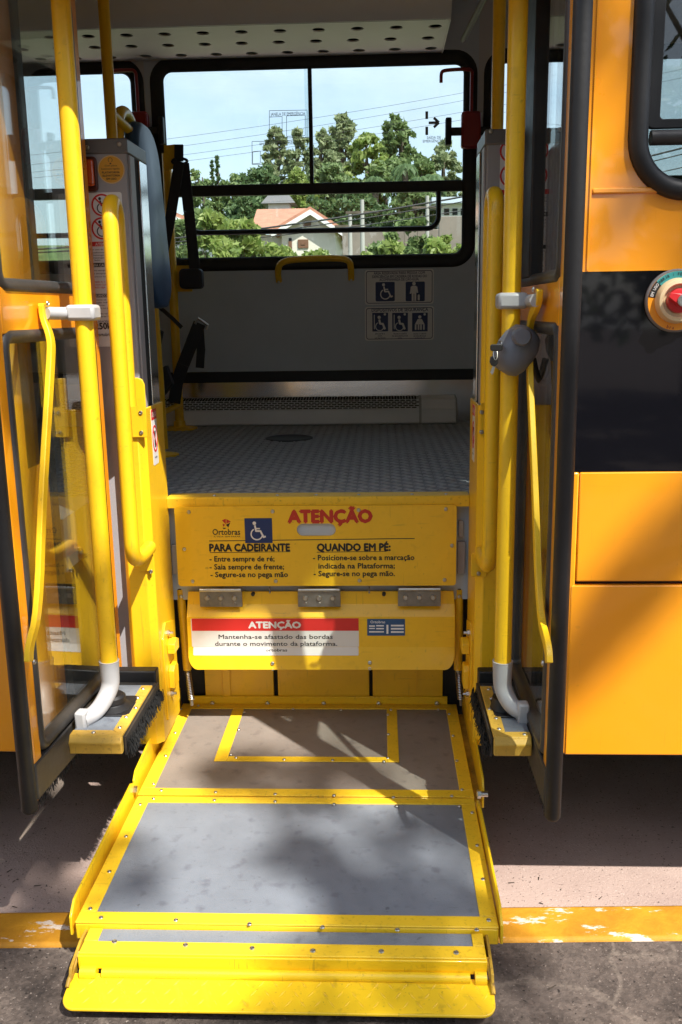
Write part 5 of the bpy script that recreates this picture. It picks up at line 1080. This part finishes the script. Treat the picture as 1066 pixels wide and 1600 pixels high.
# houses
def box_part(name, p0, p1, Y0, Y1, mt, par): a = aty(*p0, Y0); b = aty(*p1, Y0); return MB().box(a[0], b[0], Y0, Y1, a[2], b[2]).build(name, mt, par)
def gable_house(lab, pl, pr, peave, pridge, pridgex, Y, dep, wall, wins, roofover=.4, name='house'):
    a = aty(pl, peave, Y); b = aty(pr, peave, Y); r = aty(pridgex, pridge, Y); gz = min(hill_z(a[0], Y), hill_z(b[0], Y)) - .3
    h = thing(name, lab, 'house', ((a[0] + b[0]) / 2, Y, gz)); ze = (a[2] + b[2]) / 2
    MB().prismY([(a[0], gz), (b[0], gz), (b[0], ze), (r[0], r[2] - .12), (a[0], ze)], Y, Y + dep).build('wall', wall, h, smooth=False)
    for e, sg in ((a, -1), (b, 1)):
        d = np.array((e[0] - r[0], ze - r[2])); d = d / np.linalg.norm(d); o_ = np.array((e[0], ze)) + d * roofover; nn = np.array((-d[1], d[0])) * (1 if d[0] < 0 else 1); nn = nn if nn[1] > 0 else -nn
        poly = [(r[0], r[2]), tuple(o_), tuple(o_ + nn * .14), (r[0], r[2] + .16)]
        MB().prismY(poly, Y - .35, Y + dep + .3).build('roof', ROOF, h, smooth=False)
        MB().prismY([(r[0], r[2] - .14), (o_[0], o_[1] - .14), (o_[0], o_[1] + .02), (r[0], r[2] + .05)], Y - .40, Y - .352).build('fascia', STUCCO2, h, smooth=False)
    for x0, x1, y0_, y1_, m_ in wins:
        p = aty(x0, y1_, Y); q = aty(x1, y0_, Y); wn = MB().box(p[0], q[0], Y - .05, Y + .02, p[2], q[2]).build('window', m_, h, bevel=.01)
        MB().box(p[0] + .12, q[0] - .12, Y - .07, Y - .051, p[2] + .12, q[2] - .12).build('shutter', WOOD, wn)
    return h
gable_house('cream house with red tiled gable roof and brown shutter below the palms', 440, 524, 357, 331, 486, 34, 9, STUCCO, ((466, 482, 374, 388, WOOD), (452, 456, 372, 394, DARK), (474, 486, 346, 354, WOOD)))
h = thing('house_wing', 'red tiled low wing left of the cream gabled house', 'house', (aty(425, 360, 36)[0], 36, hill_z(0, 36)))
a = aty(392, 364, 35.5); b = aty(450, 362, 35.5); c = aty(402, 336, 40); d = aty(480, 331, 40)
MB().box(a[0] + .3, b[0], 35.9, 40, hill_z(0, 36) - .5, a[2] - .05).build('wall', STUCCO, h)
MB().loft([[(a[0], 35.5, a[2]), (b[0], 35.5, a[2]), (d[0], 40, d[2]), (c[0], 40, d[2])], [(a[0], 35.5, a[2] + .15), (b[0], 35.5, a[2] + .15), (d[0], 40, d[2] + .15), (c[0], 40, d[2] + .15)]]).build('roof', ROOF, h, smooth=False)
h = thing('water_tower_house', 'pale square tower with grey pyramid roof behind the tiled house', 'tower', (aty(436, 340, 42)[0], 42, hill_z(0, 42)))
a = aty(420, 345, 42); b = aty(452, 318, 42); MB().box(a[0], b[0], 42, 43.2, hill_z(0, 42) - .5, b[2]).build('wall', STUCCO2, h)
c = aty(436, 282, 42); z_ = b[2]; MB().add([(a[0] - .3, 41.7, z_), (b[0] + .3, 41.7, z_), (b[0] + .3, 43.5, z_), (a[0] - .3, 43.5, z_), ((a[0] + b[0]) / 2, 42.6, c[2])], [(0, 1, 4), (1, 2, 4), (2, 3, 4), (3, 0, 4), (3, 2, 1, 0)]).build('roof', GREYD, h, smooth=False)
MB().box(a[0] + .5, a[0] + .9, 41.95, 42.01, b[2] - 1.4, b[2] - .5).build('window', DARK, h)
gable_house('red roofed house at the left edge of the far window', 262, 302, 352, 338, 268, 26, 7, STUCCO2, ((284, 292, 360, 372, WOOD),))
h = thing('white_building', 'white flat building with grey roof at the right edge of the far window', 'building', (aty(705, 330, 40)[0], 40, hill_z(5, 40)))
a = aty(688, 352, 40); b = aty(760, 318, 40); MB().box(a[0], b[0], 40, 46, a[2] - 2.5, b[2]).build('wall', STUCCO2, h); MB().box(a[0] - .4, b[0] + .4, 39.5, 46.4, b[2], b[2] + .25).build('roof', GREYP, h)
for k in range(3): p = aty(694 + k * 13, 336, 40); q = aty(702 + k * 13, 326, 40); MB().box(p[0], q[0], 39.95, 40.02, p[2], q[2]).build('window', DARK, h)
a = aty(686, 380, 28); b = aty(800, 336, 28); tag(MB().box(a[0], b[0], 28, 28.3, hill_z(a[0], 28) - .3, b[2]).build('retaining_wall', CONC, bevel=.02), 'brown concrete retaining wall at the right window edge', 'wall')
a = aty(535, 372, 31); b = aty(690, 358, 31); tag(MB().box(a[0], b[0], 31, 31.3, hill_z(a[0], 31) - .3, b[2]).build('terrace_wall', CONC, bevel=.02), 'low grey terrace wall between the house and the retaining wall', 'wall')
# utility poles and wires
def upole(lab, px, ptop, Y):
    t = aty(px, ptop, Y); gz = hill_z(t[0], Y); o = thing('utility_pole', lab, 'utility pole', (t[0], Y, gz), 'utility poles'); MB().tube([(t[0], Y, gz - .3), (t[0], Y, t[2])], [.085, .06], 10).build('shaft', mat('pole_concrete', (.36, .35, .33), .9), o)
    MB().box(t[0] - .5, t[0] + .5, Y - .05, Y + .05, t[2] - .4, t[2] - .33).build('crossarm', BARK, o); return t
upole('slim grey utility pole right of the gabled house', 566, 312, 27); upole('second grey utility pole between the palms and terrace', 547, 335, 29); upole('grey utility pole near the white building', 668, 306, 30)
for k, (p0, p1, Y, r_) in enumerate((((290, 366), (735, 300), 22, .024), ((290, 372), (735, 308), 22, .015), ((290, 377), (735, 322), 22, .013), ((280, 212), (735, 140), 40, .007), ((280, 226), (735, 152), 40, .007), ((280, 240), (735, 170), 40, .007), ((280, 250), (735, 182), 40, .007))):
    a = aty(*p0, Y); b = aty(*p1, Y); pts = []
    a, b = a + (a - b) * .8, b + (b - a) * .8
    for i in range(13): s_ = i / 12; pts.append(a * (1 - s_) + b * s_ - np.array((0, 0, .5 * 4 * s_ * (1 - s_) - .35)))
    tag(MB().tube(pts, r_, 6).build('power_line', WIREM), ('thick dark cable crossing in front of the gabled house' if k == 0 else ['', 'thin cable right under the thick dark one', 'lowest cable crossing in front of the gabled house', 'highest faint power line in the sky', 'second highest faint power line in the sky', 'third highest faint power line in the sky', 'lowest faint power line in the sky'][k]), 'power line', 'power lines')

# ================================================================== UNSEEN TREES: one dapples bus and lift, a row added to darken reflections
def shade_tree():
    base = np.array((4.4, -6.6, 0.)); t = thing('street_tree', 'leafy street tree on the pavement whose shade dapples lift and bus', 'tree', tuple(base)); mb = MB(); g = random.Random(3)
    hub = base + np.array((-.1, .5, 5.2)); mb.tube([base + (0, 0, -.1), base + (.05, .1, 1.6), base + (-.05, .25, 3.4), hub], [.24, .19, .16, .12], 12); cl = []
    def limb(c, r): mb.tube(smoothpath([hub - np.array((0, 0, g.uniform(0, 1.6))), hub * .5 + c * .5 + np.array((0, 0, .4)), c], it=2), r, 6)
    def clump(x, y, z, r, tt):
        c = np.array((x, y, z)) + SUN / SUN[2] * tt; cl.append((*c, r)); return c
    for k in range(120):
        x = g.uniform(-1.9, .35) if k < 98 else g.uniform(.35, 2.4); y = g.uniform(-1.3, .55)
        if y > -.1 and .25 < x + .48 * y / .56 < 1.2 and g.random() < .85: continue
        c = clump(x, y, .1, g.uniform(.05, .17), g.uniform(7.0, 10.5))
        if k % 9 == 0: limb(c, .014)
    n0 = len(cl)
    for k in range(16): clump(g.uniform(-.62, -.14), .64, g.uniform(.60, .90), .11, g.uniform(7.2, 8.6))
    cl += cl[n0:] * 2
    for q in np.linspace(0, 1, 9): clump(.74 - .30 * q, 0, .98 - .42 * q, g.uniform(.05, .085), g.uniform(8.5, 10))
    for k in range(10): clump(g.uniform(.5, .8), 0, g.uniform(1.5, 2.0), g.uniform(.04, .09), g.uniform(9, 11))
    mb.build('trunk', BARK, t); mk('crown', leafcloud(cl, 5900, .055, 1, 77), LEAF, t)
shade_tree()
for i, (x, y, h, r) in enumerate(((-9.5, -11, 8.5, 3.4), (-4.6, -12.5, 9.5, 3.6), (.2, -11.8, 9.0, 3.5), (5.0, -13, 9.8, 3.7), (10, -11.5, 8.8, 3.5))):  # row added out of view: dark mirror image in the paint, less sky light
    tree(['leftmost street tree across the pavement behind the camera', 'second street tree from the left behind the camera', 'street tree straight behind the camera', 'second street tree from the right behind the camera', 'rightmost street tree across the pavement behind the camera'][i], (x, y, 0), h, r, .88, LEAFD, 90 + i, 3600, .32, 'round', trunk_r=.2, group='street trees across the pavement', name='street_tree')
